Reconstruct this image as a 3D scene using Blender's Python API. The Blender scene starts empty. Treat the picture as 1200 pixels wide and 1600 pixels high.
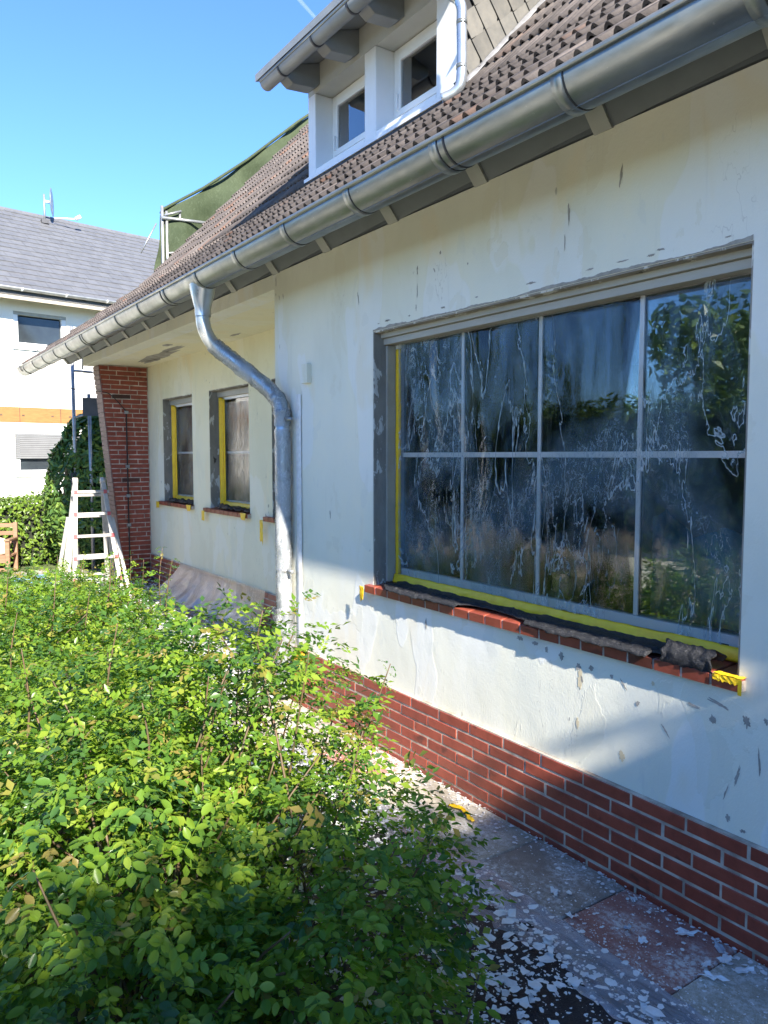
import bpy, bmesh, math, random
from mathutils import Vector, Matrix, noise as mnoise
R = math.radians
rnd = random.Random(7)
scene = bpy.context.scene
col = scene.collection

# ------------------------------------------------------------------ camera
CAM = Vector((0.0, -2.55, 1.765))
PITCH, YAW = R(4.187), R(34.263)
cam_d = bpy.data.cameras.new("camera"); cam_o = bpy.data.objects.new("camera", cam_d); col.objects.link(cam_o)
fh = Vector((-math.cos(YAW), math.sin(YAW), 0)); rt = Vector((math.sin(YAW), math.cos(YAW), 0))
fw = fh*math.cos(PITCH) + Vector((0, 0, -math.sin(PITCH))); up = rt.cross(fw)
m = Matrix.Identity(4)
for i, v in enumerate((rt, up, -fw)):
    for j in range(3): m[j][i] = v[j]
m.translation = CAM
cam_o.matrix_world = m
cam_d.sensor_fit = 'VERTICAL'; cam_d.sensor_height = 36; cam_d.lens = 1202/1600*36
cam_d.clip_start = 0.05; cam_d.clip_end = 20000
scene.camera = cam_o
# ------------------------------------------------------------------ sky and sun
L = Vector((0.815, -0.165, 0.545)).normalized()
W = bpy.data.worlds.new("World"); scene.world = W; W.use_nodes = True
nt = W.node_tree
for n in list(nt.nodes): nt.nodes.remove(n)
sky = nt.nodes.new('ShaderNodeTexSky'); sky.sky_type = 'NISHITA'; sky.sun_disc = False
sky.sun_elevation = math.asin(L.z); sky.sun_rotation = math.atan2(L.x, L.y)
sky.air_density = 0.9; sky.dust_density = 0.0; sky.ozone_density = 9.5; sky.altitude = 1500
bg = nt.nodes.new('ShaderNodeBackground'); bg.inputs[1].default_value = 0.112
wo = nt.nodes.new('ShaderNodeOutputWorld')
nt.links.new(sky.outputs[0], bg.inputs[0]); nt.links.new(bg.outputs[0], wo.inputs[0])
sd = bpy.data.lights.new("sun", 'SUN'); sd.energy = 4.3; sd.angle = R(0.6); sd.color = (1.0, 0.93, 0.82)
so = bpy.data.objects.new("sun", sd); col.objects.link(so)
so.rotation_euler = L.to_track_quat('Z', 'Y').to_euler(); so.location = (6, -4, 12)
scene.view_settings.view_transform = 'Standard'; scene.view_settings.look = 'None'
scene.view_settings.exposure = 2.0; scene.view_settings.gamma = 1.0
scene.view_settings.use_curve_mapping = False
try:
    scene.cycles.max_bounces = 8; scene.cycles.transparent_max_bounces = 12
    scene.cycles.caustics_reflective = False; scene.cycles.caustics_refractive = False
except Exception: pass

# ------------------------------------------------------------------ materials
def new_mat(name):
    mt = bpy.data.materials.new(name); mt.use_nodes = True
    t = mt.node_tree
    for n in list(t.nodes): t.nodes.remove(n)
    out = t.nodes.new('ShaderNodeOutputMaterial')
    return mt, t, out
def N(t, typ, **kw):
    n = t.nodes.new(typ)
    for k, v in kw.items(): setattr(n, k, v)
    return n
def coords(t, scale=(1, 1, 1), world=True):
    if world:
        g = N(t, 'ShaderNodeNewGeometry'); src = g.outputs['Position']
    else:
        g = N(t, 'ShaderNodeTexCoord'); src = g.outputs['Object']
    mp = N(t, 'ShaderNodeMapping'); mp.inputs['Scale'].default_value = scale
    t.links.new(src, mp.inputs[0]); return mp.outputs[0]
def noise_node(t, scale=5, detail=5, rough=0.55, stretch=(1, 1, 1), world=True, dist=0.0):
    n = N(t, 'ShaderNodeTexNoise'); n.inputs['Scale'].default_value = scale
    n.inputs['Detail'].default_value = detail; n.inputs['Roughness'].default_value = rough
    n.inputs['Distortion'].default_value = dist
    t.links.new(coords(t, stretch, world), n.inputs['Vector']); return n.outputs[0]
def ramp(t, fac, stops):
    r = N(t, 'ShaderNodeValToRGB'); el = r.color_ramp.elements
    while len(el) < len(stops): el.new(0.5)
    for e, (p, c) in zip(el, stops):
        e.position = p; e.color = (*c, 1) if len(c) == 3 else c
    t.links.new(fac, r.inputs[0]); return r.outputs[0]
def mixc(t, fac, a, b, mode='MIX'):
    n = N(t, 'ShaderNodeMix', data_type='RGBA', blend_type=mode)
    def put(sock, v):
        if hasattr(v, 'node'): t.links.new(v, sock)
        elif isinstance(v, (int, float)): sock.default_value = v
        else: sock.default_value = (*v, 1)
    put(n.inputs[0], fac); put(n.inputs[6], a); put(n.inputs[7], b); return n.outputs[2]
def mathn(t, op, a, b=None):
    n = N(t, 'ShaderNodeMath', operation=op)
    for i, v in enumerate((a, b)):
        if v is None: continue
        if hasattr(v, 'node'): t.links.new(v, n.inputs[i])
        else: n.inputs[i].default_value = v
    return n.outputs[0]
def g3(v): return (v, v, v)
def bump(t, h, strength=0.3, dist=0.01):
    b = N(t, 'ShaderNodeBump'); b.inputs['Strength'].default_value = strength; b.inputs['Distance'].default_value = dist
    t.links.new(h, b.inputs['Height']); return b.outputs[0]
def principled(t, out, colr, rough=0.6, metal=0.0, normal=None, spec=0.5):
    p = N(t, 'ShaderNodeBsdfPrincipled')
    if hasattr(colr, 'node'): t.links.new(colr, p.inputs['Base Color'])
    else: p.inputs['Base Color'].default_value = (*colr, 1)
    if hasattr(rough, 'node'): t.links.new(rough, p.inputs['Roughness'])
    else: p.inputs['Roughness'].default_value = rough
    p.inputs['Metallic'].default_value = metal
    p.inputs['Specular IOR Level'].default_value = spec
    if normal is not None: t.links.new(normal, p.inputs['Normal'])
    t.links.new(p.outputs[0], out.inputs[0]); return p
def simple(name, c1, c2=None, rough=0.6, scale=8, metal=0, bstr=0.15, bscale=60, bdist=0.004, stretch=(1, 1, 1), rand=0.0, spec=0.5, lo=0.35, hi=0.65):
    mt, t, out = new_mat(name)
    c2 = c2 or tuple(x*0.75 for x in c1)
    c = ramp(t, noise_node(t, scale, 6, 0.6, stretch), [(lo, c2), (hi, c1)])
    if rand:
        oi = N(t, 'ShaderNodeObjectInfo')
        c = mixc(t, 1.0, c, ramp(t, oi.outputs['Random'], [(0, g3(1-rand)), (1, g3(1+rand))]), 'MULTIPLY')
    nb = bump(t, noise_node(t, bscale, 4, 0.6, stretch), bstr, bdist) if bstr else None
    principled(t, out, c, rough, metal, nb, spec); return mt

def wall_material(name, tint=(1, 1, 1)):
    mt, t, out = new_mat(name)
    big = noise_node(t, 0.9, 5, 0.6, (1, 1, 0.6))
    c = ramp(t, big, [(0.33, (0.68, 0.675, 0.56)), (0.48, (0.745, 0.74, 0.63)), (0.56, (0.775, 0.755, 0.62)), (0.68, (0.80, 0.79, 0.71))])
    # roller-brushed filler patches, squarish edges
    patch = noise_node(t, 2.2, 3, 0.4, (1, 1, 0.45))
    c = mixc(t, ramp(t, patch, [(0.555, g3(0)), (0.563, g3(0.45))]), c, (0.79, 0.80, 0.79))
    patch2 = noise_node(t, 3.4, 6, 0.55, (1, 1, 0.6), dist=0.3)
    c = mixc(t, ramp(t, patch2, [(0.60, g3(0)), (0.606, g3(0.35))]), c, (0.68, 0.655, 0.52))
    c = mixc(t, ramp(t, patch2, [(0.36, g3(0.35)), (0.366, g3(0))]), c, (0.66, 0.67, 0.60))
    cream = noise_node(t, 1.7, 4, 0.5, (1.3, 1, 0.5), dist=0.6)
    c = mixc(t, ramp(t, cream, [(0.60, g3(0)), (0.66, g3(0.55))]), c, (0.76, 0.70, 0.54))
    drip = noise_node(t, 9, 4, 0.6, (1.6, 1, 0.12))
    c = mixc(t, ramp(t, drip, [(0.62, g3(0)), (0.72, g3(0.22))]), c, (0.50, 0.51, 0.47))
    spots = noise_node(t, 16, 3, 0.5, (1, 1, 0.55))
    zone = noise_node(t, 1.3, 2, 0.5)
    sp = mathn(t, 'MULTIPLY', ramp(t, spots, [(0.715, g3(0)), (0.73, g3(1))]), ramp(t, zone, [(0.5, g3(0)), (0.56, g3(0.8))]))
    c = mixc(t, sp, c, (0.28, 0.275, 0.25))
    # pencil-thin dark cracks running down
    cr = noise_node(t, 3.1, 5, 0.65, (1.0, 1, 0.35))
    crk = mathn(t, 'MULTIPLY', ramp(t, mathn(t, 'ABSOLUTE', mathn(t, 'SUBTRACT', cr, 0.5)), [(0.0, g3(1)), (0.004, g3(0))]), ramp(t, noise_node(t, 2.3, 2, 0.5), [(0.58, g3(0)), (0.63, g3(0.4))]))
    c = mixc(t, crk, c, (0.33, 0.32, 0.29))
    if tint != (1, 1, 1): c = mixc(t, 1.0, c, tint, 'MULTIPLY')
    h = mathn(t, 'ADD', mathn(t, 'MULTIPLY', noise_node(t, 130, 4, 0.65, (1, 1, 0.55)), 0.55), mathn(t, 'MULTIPLY', noise_node(t, 4.5, 3, 0.5), 1.6))
    h = mathn(t, 'ADD', h, mathn(t, 'MULTIPLY', ramp(t, patch, [(0.555, g3(0)), (0.563, g3(1))]), 0.3))
    h = mathn(t, 'ADD', h, mathn(t, 'MULTIPLY', ramp(t, patch2, [(0.60, g3(0)), (0.606, g3(1))]), 0.3))
    principled(t, out, c, 0.62, 0, bump(t, h, 0.30, 0.008), 0.3); return mt

M = {}
M['wall'] = wall_material('painted_render')
M['wall_cream'] = wall_material('cream_render', (1.0, 0.965, 0.83))
M['ochre'] = simple('ochre_stain', (0.66, 0.55, 0.34), (0.60, 0.52, 0.36), 0.8, 14, bstr=0.1)
M['bare'] = simple('bare_render', (0.40, 0.38, 0.34), (0.25, 0.235, 0.205), 0.85, 14, bstr=0.5, bscale=50)
def reveal_mat():
    mt, t, out = new_mat('scraped_reveal')
    c = ramp(t, noise_node(t, 7, 5, 0.6, (1, 1, 0.5)), [(0.3, (0.21, 0.195, 0.17)), (0.65, (0.31, 0.29, 0.25))])
    w = noise_node(t, 11, 5, 0.65, (1, 1, 0.45), dist=0.5)
    c = mixc(t, ramp(t, w, [(0.56, g3(0)), (0.585, g3(0.9))]), c, (0.64, 0.64, 0.60))
    d = noise_node(t, 8, 5, 0.7, (1.5, 1, 0.5))
    c = mixc(t, ramp(t, d, [(0.36, g3(0.9)), (0.385, g3(0))]), c, (0.05, 0.045, 0.04))
    principled(t, out, c, 0.85, 0, bump(t, mathn(t, 'ADD', w, mathn(t, 'MULTIPLY', d, 0.5)), 0.7, 0.012), 0.2); return mt
M['reveal'] = reveal_mat()
def brick_mat(name, c1, c2, dark):
    mt, t, out = new_mat(name)
    oi = N(t, 'ShaderNodeObjectInfo')
    c = ramp(t, oi.outputs['Random'], [(0.0, tuple((x+y)/2 for x, y in zip(c1, c2))), (0.5, c1), (0.95, tuple(x*1.08 for x in c1)), (0.985, dark)])
    nz = noise_node(t, 18, 6, 0.65)
    c = mixc(t, 1.0, c, ramp(t, nz, [(0.3, g3(0.78)), (0.7, g3(1.15))]), 'MULTIPLY')
    burn = noise_node(t, 5, 3, 0.6, (1, 1, 1.6))
    c = mixc(t, ramp(t, burn, [(0.64, g3(0)), (0.72, g3(0.75))]), c, dark)
    lime = noise_node(t, 38, 4, 0.7)
    c = mixc(t, ramp(t, lime, [(0.70, g3(0)), (0.75, g3(0.5))]), c, (0.55, 0.45, 0.40))
    principled(t, out, c, ramp(t, nz, [(0.3, g3(0.30)), (0.7, g3(0.5))]), 0, bump(t, noise_node(t, 70, 4, 0.6), 0.25, 0.003), 0.45); return mt
M['brick'] = brick_mat('clinker_brick', (0.285, 0.062, 0.036), (0.19, 0.043, 0.03), (0.05, 0.02, 0.017))
M['sill_brick'] = brick_mat('sill_tile', (0.26, 0.06, 0.035), (0.20, 0.05, 0.032), (0.09, 0.028, 0.02))
M['mortar'] = simple('mortar', (0.60, 0.52, 0.43), (0.27, 0.21, 0.165), 0.9, 9, bstr=0.4, bscale=120)
M['end_brick'] = simple('worn_end_brick', (0.235, 0.145, 0.12), (0.17, 0.10, 0.085), 0.7, 20, rand=0.12)
def tile_mat():
    mt, t, out = new_mat('weathered_roof_tile')
    oi = N(t, 'ShaderNodeObjectInfo'); at = N(t, 'ShaderNodeAttribute'); at.attribute_name = 'rnd'
    r = mathn(t, 'FRACT', mathn(t, 'ADD', oi.outputs['Random'], at.outputs['Fac']))
    c = ramp(t, r, [(0, (0.078, 0.066, 0.059)), (0.55, (0.108, 0.09, 0.08)), (0.93, (0.132, 0.112, 0.10)), (0.97, (0.14, 0.085, 0.062))])
    c = mixc(t, 1.0, c, ramp(t, noise_node(t, 22, 6, 0.7), [(0.3, g3(0.7)), (0.7, g3(1.2))]), 'MULTIPLY')
    c = mixc(t, ramp(t, noise_node(t, 60, 4, 0.7), [(0.62, g3(0)), (0.72, g3(0.5))]), c, (0.20, 0.195, 0.165))
    principled(t, out, c, 0.8, 0, bump(t, noise_node(t, 140, 4, 0.6), 0.3, 0.003), 0.3); return mt
M['tile'] = tile_mat()
def zinc_mat(name, c1, c2, rough, metal=0.75):
    mt, t, out = new_mat(name)
    c = ramp(t, noise_node(t, 7, 6, 0.65, (0.4, 1, 1)), [(0.3, c2), (0.7, c1)])
    st = noise_node(t, 40, 3, 0.7)
    c = mixc(t, ramp(t, st, [(0.68, g3(0)), (0.74, g3(0.5))]), c, (0.5, 0.5, 0.47))
    principled(t, out, c, ramp(t, noise_node(t, 12, 4, 0.6), [(0.3, g3(rough-0.07)), (0.7, g3(rough+0.12))]), metal, bump(t, noise_node(t, 9, 3, 0.5), 0.12, 0.01)); return mt
M['zinc'] = zinc_mat('weathered_zinc', (0.30, 0.315, 0.305), (0.18, 0.195, 0.185), 0.38)
M['zinc_new'] = zinc_mat('bright_zinc', (0.52, 0.55, 0.57), (0.40, 0.43, 0.45), 0.30)
M['galv'] = zinc_mat('galvanised_steel', (0.42, 0.43, 0.43), (0.26, 0.27, 0.27), 0.45, 0.7)
M['anthracite'] = simple('anthracite_board', (0.125, 0.142, 0.155), (0.105, 0.12, 0.13), 0.6, 6, bstr=0.05)
M['rafter_paint'] = simple('rafter_paint', (0.33, 0.335, 0.31), (0.29, 0.295, 0.27), 0.6, 6, bstr=0.1)
M['pvc'] = simple('white_pvc', (0.83, 0.83, 0.82), (0.78, 0.78, 0.77), 0.35, 3, bstr=0.02, rand=0)
M['grey_paint'] = simple('grey_paint', (0.27, 0.28, 0.27), (0.23, 0.24, 0.235), 0.55, 5, bstr=0.05)
M['pale_grey'] = simple('pale_grey_paint', (0.50, 0.50, 0.45), (0.45, 0.45, 0.40), 0.6, 4, bstr=0.05)
M['slate'] = simple('fibre_slate', (0.125, 0.117, 0.10), (0.088, 0.085, 0.076), 0.75, 9, bstr=0.25, bscale=70, rand=0.16)
M['rail'] = simple('shutter_rail', (0.40, 0.385, 0.33), (0.33, 0.315, 0.27), 0.55, 6, stretch=(0.3, 1, 1), bstr=0.1)
def tape_mat():
    mt, t, out = new_mat('yellow_tape')
    c = ramp(t, noise_node(t, 14, 5, 0.6), [(0.3, (0.78, 0.46, 0.012)), (0.7, (0.90, 0.60, 0.02))])
    principled(t, out, c, 0.45, 0, bump(t, noise_node(t, 30, 4, 0.6), 0.5, 0.006)); return mt
M['tape'] = tape_mat()
M['orange'] = simple('orange_plastic', (0.80, 0.36, 0.02), (0.70, 0.30, 0.02), 0.4, 10, bstr=0.05)
def fleece_mat():
    mt, t, out = new_mat('black_fleece')
    n = noise_node(t, 160, 3, 0.8)
    c = ramp(t, n, [(0.35, (0.006, 0.007, 0.009)), (0.58, (0.018, 0.019, 0.023)), (0.72, (0.10, 0.10, 0.11))])
    principled(t, out, c, 0.55, 0, bump(t, mathn(t, 'ADD', n, noise_node(t, 25, 4, 0.6)), 0.8, 0.008), 0.5); return mt
M['fleece'] = fleece_mat()
def glass_mat(name, tint=(0.9, 0.95, 0.95), refl=1.0):
    mt, t, out = new_mat(name)
    tr = N(t, 'ShaderNodeBsdfTransparent'); tr.inputs[0].default_value = (*tint, 1)
    gl = N(t, 'ShaderNodeBsdfGlossy'); gl.inputs['Roughness'].default_value = 0.01
    fr = N(t, 'ShaderNodeFresnel'); fr.inputs[0].default_value = 1.6
    f = mathn(t, 'MULTIPLY', fr.outputs[0], refl)
    mx = N(t, 'ShaderNodeMixShader'); t.links.new(f, mx.inputs[0]); t.links.new(tr.outputs[0], mx.inputs[1]); t.links.new(gl.outputs[0], mx.inputs[2])
    t.links.new(mx.outputs[0], out.inputs[0]); return mt
M['glass_sky'] = glass_mat('dormer_glass', (0.85, 0.88, 0.88), 3.5)
M['glass'] = glass_mat('window_glass', (0.80, 0.86, 0.86), 1.3)
def film_mat(name, base=0.05, streak=0.5, rough=0.12, scale=1.0, white=(0.72, 0.78, 0.80), stretch=(5, 5, 1.1), gloss=1.3, bstr=0.6, fill=0.4, haze=None):
    mt, t, out = new_mat(name)
    def ridge(n, w): return ramp(t, mathn(t, 'ABSOLUTE', mathn(t, 'SUBTRACT', n, 0.5)), [(0.0, g3(1)), (w, g3(0.0))])
    n1 = noise_node(t, 1.6*scale, 5, 0.6, stretch, dist=1.0)
    n3 = noise_node(t, 7*scale, 4, 0.62, (stretch[0]*.45, stretch[1]*.45, stretch[2]*.6), dist=2.2)
    n4 = noise_node(t, 26*scale, 3, 0.6, (1.4, 1.4, .7), dist=1.6)
    n2 = noise_node(t, 0.8*scale, 5, 0.62, (stretch[0]*0.42, stretch[1]*0.42, stretch[2]*0.8), dist=1.8)
    zone = ramp(t, n2, [(0.46, g3(0.0)), (0.60, g3(1))])
    zone2 = ramp(t, noise_node(t, 1.3*scale, 3, 0.5, (1.6, 1.6, .9), dist=.8), [(0.47, g3(0.0)), (0.60, g3(1))])
    lines = mathn(t, 'MAXIMUM', mathn(t, 'MULTIPLY', ridge(n1, .010), 0.9), mathn(t, 'MULTIPLY', ridge(n3, .022), mathn(t, 'ADD', mathn(t, 'MULTIPLY', zone2, .75), .0)))
    lines = mathn(t, 'MAXIMUM', lines, mathn(t, 'MULTIPLY', ridge(n4, .03), mathn(t, 'MULTIPLY', zone, .7)))
    f = mathn(t, 'MAXIMUM', lines, mathn(t, 'MULTIPLY', zone, fill))
    f = mathn(t, 'ADD', mathn(t, 'MULTIPLY', f, streak), base)
    tr = N(t, 'ShaderNodeBsdfTransparent'); tr.inputs[0].default_value = (0.96, 0.97, 0.97, 1)
    df = N(t, 'ShaderNodeBsdfDiffuse')
    tl = N(t, 'ShaderNodeBsdfTranslucent')
    cw = mixc(t, lines, haze or white, white)
    t.links.new(cw, df.inputs[0]); t.links.new(cw, tl.inputs[0])
    dt = N(t, 'ShaderNodeMixShader'); dt.inputs[0].default_value = 0.35
    t.links.new(df.outputs[0], dt.inputs[1]); t.links.new(tl.outputs[0], dt.inputs[2])
    mx = N(t, 'ShaderNodeMixShader'); t.links.new(mathn(t, 'MINIMUM', f, 0.92), mx.inputs[0])
    t.links.new(tr.outputs[0], mx.inputs[1]); t.links.new(dt.outputs[0], mx.inputs[2])
    gl = N(t, 'ShaderNodeBsdfGlossy'); gl.inputs['Roughness'].default_value = rough
    hh = mathn(t, 'ADD', mathn(t, 'ADD', mathn(t, 'MULTIPLY', n3, 0.5), mathn(t, 'MULTIPLY', lines, .35)), mathn(t, 'MULTIPLY', n4, 0.12))
    nb = bump(t, hh, bstr, 0.02); t.links.new(nb, gl.inputs['Normal'])
    fr = N(t, 'ShaderNodeFresnel'); fr.inputs[0].default_value = 1.45; t.links.new(nb, fr.inputs['Normal'])
    m2 = N(t, 'ShaderNodeMixShader'); t.links.new(mathn(t, 'MINIMUM', mathn(t, 'MULTIPLY', fr.outputs[0], gloss), 0.9), m2.inputs[0])
    t.links.new(mx.outputs[0], m2.inputs[1]); t.links.new(gl.outputs[0], m2.inputs[2])
    t.links.new(m2.outputs[0], out.inputs[0]); return mt
M['film'] = film_mat('masking_film', 0.012, 0.78, 0.03, 0.72, (0.80, 0.86, 0.88), (3.2, 3.2, 0.75), 1.15, 0.12, 0.36, (0.28, 0.46, 0.57))
M['film_small'] = film_mat('masking_film_small', 0.03, 0.5, 0.05, 2.0, (0.72, 0.75, 0.75), (3, 3, .8), 1.2, 0.2, 0.3)
M['wrap'] = film_mat('pipe_wrap_film', 0.20, 0.95, 0.16, 3.0, (0.85, 0.88, 0.9), (2.5, 2.5, 1.0), 1.0, 0.5, 0.35)
M['wrap_dense'] = film_mat('bunched_film', 0.28, 0.7, 0.2, 3.0, (0.62, 0.64, 0.66), (2.5, 2.5, 1.0), 1.0, 0.6, 0.4)
M['sheet'] = film_mat('dust_sheet_film', 0.22, 0.55, 0.3, 1.0, (0.66, 0.62, 0.64), (5.0, 2.0, 1.0), 0.3, 0.25, 0.06, (0.46, 0.42, 0.45))
M['ground_film'] = film_mat('ground_film', 0.50, 1.1, 0.13, 3.0, (0.80, 0.83, 0.88), (0.9, 2.4, 2.4), 1.6, 0.6, 0.5, (0.55, 0.60, 0.68))
M['white_film'] = film_mat('white_ground_film', 0.72, 0.3, 0.3, 2.0, (0.80, 0.80, 0.80), (1.5, 1.5, 1.5), 1.2, 1.0)
M['chip'] = simple('paint_chip', (0.80, 0.80, 0.79), (0.66, 0.66, 0.65), 0.6, 30, bstr=0.1)
def slab_mat(name, c1, c2):
    mt, t, out = new_mat(name)
    c = ramp(t, noise_node(t, 8, 6, 0.65), [(0.3, c2), (0.7, c1)])
    sp = noise_node(t, 260, 2, 0.7)
    c = mixc(t, 1.0, c, ramp(t, sp, [(0.3, g3(0.65)), (0.7, g3(1.3))]), 'MULTIPLY')
    dz_ = mathn(t, 'MULTIPLY', ramp(t, noise_node(t, 3.2, 4, 0.6, (1, 1.6, 1)), [(0.42, g3(0.05)), (0.60, g3(1))]), ramp(t, noise_node(t, 42, 6, 0.75), [(0.44, g3(0.10)), (0.58, g3(0.9))]))
    c = mixc(t, dz_, c, (0.66, 0.64, 0.60))
    principled(t, out, c, 0.92, 0, bump(t, sp, 0.5, 0.002), 0.2); return mt
M['slab_grey'] = slab_mat('grey_concrete_slab', (0.42, 0.375, 0.295), (0.31, 0.275, 0.215))
M['slab_dark'] = slab_mat('dark_concrete_slab', (0.31, 0.25, 0.20), (0.22, 0.18, 0.145))
M['slab_red'] = slab_mat('red_concrete_slab', (0.40, 0.18, 0.14), (0.28, 0.13, 0.105))
M['gravel'] = simple('bounce_gravel', (0.62, 0.57, 0.46), (0.50, 0.45, 0.36), 0.95, 60, bstr=0.8, bscale=120)
M['soil'] = simple('garden_soil', (0.10, 0.075, 0.05), (0.045, 0.033, 0.024), 0.95, 12, bstr=0.9, bscale=40, bdist=0.02)
def leaf_mat(name, stops, transl=0.35, rough=0.4):
    mt, t, out = new_mat(name)
    at = N(t, 'ShaderNodeAttribute'); at.attribute_name = 'rnd'
    oi = N(t, 'ShaderNodeObjectInfo')
    r = mathn(t, 'FRACT', mathn(t, 'ADD', at.outputs['Fac'], oi.outputs['Random']))
    c = ramp(t, r, stops)
    p = N(t, 'ShaderNodeBsdfPrincipled'); t.links.new(c, p.inputs['Base Color']); p.inputs['Roughness'].default_value = rough
    p.inputs['Specular IOR Level'].default_value = 0.35
    tl = N(t, 'ShaderNodeBsdfTranslucent')
    t.links.new(mixc(t, 1.0, c, (1.25, 1.5, 0.5), 'MULTIPLY'), tl.inputs[0])
    mx = N(t, 'ShaderNodeMixShader'); mx.inputs[0].default_value = transl
    t.links.new(p.outputs[0], mx.inputs[1]); t.links.new(tl.outputs[0], mx.inputs[2]); t.links.new(mx.outputs[0], out.inputs[0]); return mt
M['rose'] = leaf_mat('rose_leaf', [(0, (0.045, 0.11, 0.035)), (0.3, (0.095, 0.195, 0.03)), (0.62, (0.165, 0.27, 0.025)), (0.93, (0.26, 0.34, 0.04)), (0.97, (0.27, 0.22, 0.06))], 0.45, 0.33)
M['laurel'] = leaf_mat('laurel_leaf', [(0, (0.045, 0.095, 0.025)), (0.5, (0.085, 0.16, 0.035)), (0.8, (0.15, 0.235, 0.045)), (1, (0.22, 0.29, 0.05))], 0.2, 0.3)
M['hedge'] = leaf_mat('hedge_leaf', [(0, (0.07, 0.13, 0.02)), (0.5, (0.12, 0.20, 0.025)), (1, (0.19, 0.27, 0.035))], 0.3)
M['conifer'] = leaf_mat('conifer_spray', [(0, (0.03, 0.055, 0.02)), (1, (0.06, 0.10, 0.03))], 0.15, 0.6)
M['grass'] = leaf_mat('lawn_blade', [(0, (0.10, 0.17, 0.03)), (0.6, (0.17, 0.24, 0.045)), (1, (0.28, 0.28, 0.08))], 0.3)
M['stem'] = simple('rose_cane', (0.12, 0.065, 0.035), (0.07, 0.06, 0.025), 0.6, 20, bstr=0.2)
M['bark'] = simple('bark', (0.12, 0.09, 0.06), (0.06, 0.045, 0.03), 0.9, 12, bstr=0.6)
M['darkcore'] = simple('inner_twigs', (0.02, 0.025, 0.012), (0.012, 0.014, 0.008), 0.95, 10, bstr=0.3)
M['lawn'] = simple('lawn_ground', (0.10, 0.13, 0.035), (0.06, 0.075, 0.025), 0.95, 3, bstr=0.6, bscale=50)
M['nb_wall'] = simple('white_facade', (0.80, 0.78, 0.72), (0.75, 0.73, 0.67), 0.8, 3, bstr=0.2, bscale=90)
M['nb_fascia'] = simple('beige_fascia', (0.42, 0.375, 0.30), (0.36, 0.32, 0.26), 0.7, 5)
M['nb_tile'] = simple('flat_grey_tile', (0.135, 0.136, 0.14), (0.11, 0.111, 0.115), 0.45, 6, bstr=0.08, rand=0.08)
M['nb_timber'] = simple('timber_band', (0.33, 0.15, 0.045), (0.26, 0.115, 0.034), 0.65, 6, stretch=(1, 1, 5), bstr=0.1)
M['shutter'] = simple('pale_shutter', (0.20, 0.20, 0.20), (0.17, 0.17, 0.17), 0.5, 4, bstr=0.03)
M['darkglass'] = simple('dark_window_glass', (0.035, 0.045, 0.05), (0.025, 0.03, 0.035), 0.08, 2, bstr=0.0)
M['blind'] = simple('inner_blind', (0.34, 0.37, 0.36), (0.28, 0.31, 0.30), 0.7, 3, bstr=0.05)
M['dormer_dark'] = simple('black_blind_box', (0.012, 0.012, 0.014), (0.01, 0.01, 0.012), 0.6, 4, bstr=0)
M['ladder'] = zinc_mat('worn_aluminium', (0.50, 0.48, 0.44), (0.33, 0.315, 0.28), 0.5, 0.15)
M['red_cap'] = simple('red_cap', (0.45, 0.10, 0.11), (0.45, 0.09, 0.09), 0.5, 20, bstr=0.05)
def tarp_mat():
    mt, t, out = new_mat('green_tarpaulin')
    c = ramp(t, noise_node(t, 1.6, 5, 0.6), [(0.3, (0.03, 0.043, 0.021)), (0.7, (0.052, 0.068, 0.036))])
    sc = noise_node(t, 5, 5, 0.7, (1, 2, 1), dist=1.0)
    c = mixc(t, ramp(t, mathn(t, 'ABSOLUTE', mathn(t, 'SUBTRACT', sc, 0.5)), [(0, g3(0.25)), (0.012, g3(0))]), c, (0.16, 0.20, 0.13))
    principled(t, out, c, 0.8, 0, bump(t, noise_node(t, 2.4, 4, 0.5, dist=0.6), 0.6, 0.05), 0.2); return mt
M['tarp'] = tarp_mat()
M['wood'] = simple('teak', (0.27, 0.15, 0.085), (0.20, 0.11, 0.06), 0.6, 6, stretch=(1, 1, 6), bstr=0.15)
M['cushion'] = simple('cushion_cloth', (0.62, 0.50, 0.38), (0.52, 0.41, 0.30), 0.9, 12, bstr=0.2)
M['hose'] = simple('blue_hose', (0.13, 0.24, 0.36), (0.10, 0.19, 0.30), 0.45, 10, bstr=0.05)
M['cable'] = simple('black_cable', (0.02, 0.02, 0.022), (0.012, 0.012, 0.014), 0.5, 10, bstr=0)
M['darkmetal'] = simple('dark_steel', (0.05, 0.05, 0.055), (0.03, 0.03, 0.035), 0.5, 10, bstr=0.1)
M['room'] = simple('room_plaster', (0.30, 0.28, 0.25), (0.26, 0.24, 0.22), 0.8, 3, bstr=0)
M['roomfloor'] = simple('room_floor', (0.14, 0.10, 0.07), (0.10, 0.07, 0.05), 0.5, 4, bstr=0)
M['blue_cloth'] = simple('blue_curtain', (0.08, 0.22, 0.34), (0.05, 0.15, 0.25), 0.8, 6, bstr=0.1)
M['candle'] = simple('candle_wax', (0.74, 0.72, 0.64), (0.68, 0.66, 0.58), 0.5, 10, bstr=0)
M['green_glaze'] = simple('green_glaze', (0.10, 0.20, 0.13), (0.07, 0.14, 0.09), 0.2, 12, bstr=0)
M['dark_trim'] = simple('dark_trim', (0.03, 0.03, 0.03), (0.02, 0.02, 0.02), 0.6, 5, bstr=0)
M['lead'] = simple('lead_flashing', (0.24, 0.24, 0.245), (0.17, 0.17, 0.175), 0.4, 20, bstr=0.3)
M['chipgrey'] = simple('grey_backed_chip', (0.46, 0.49, 0.52), (0.38, 0.40, 0.43), 0.7, 30, bstr=0.1)
mt, t_, out_ = new_mat('contrail_vapour')
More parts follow.
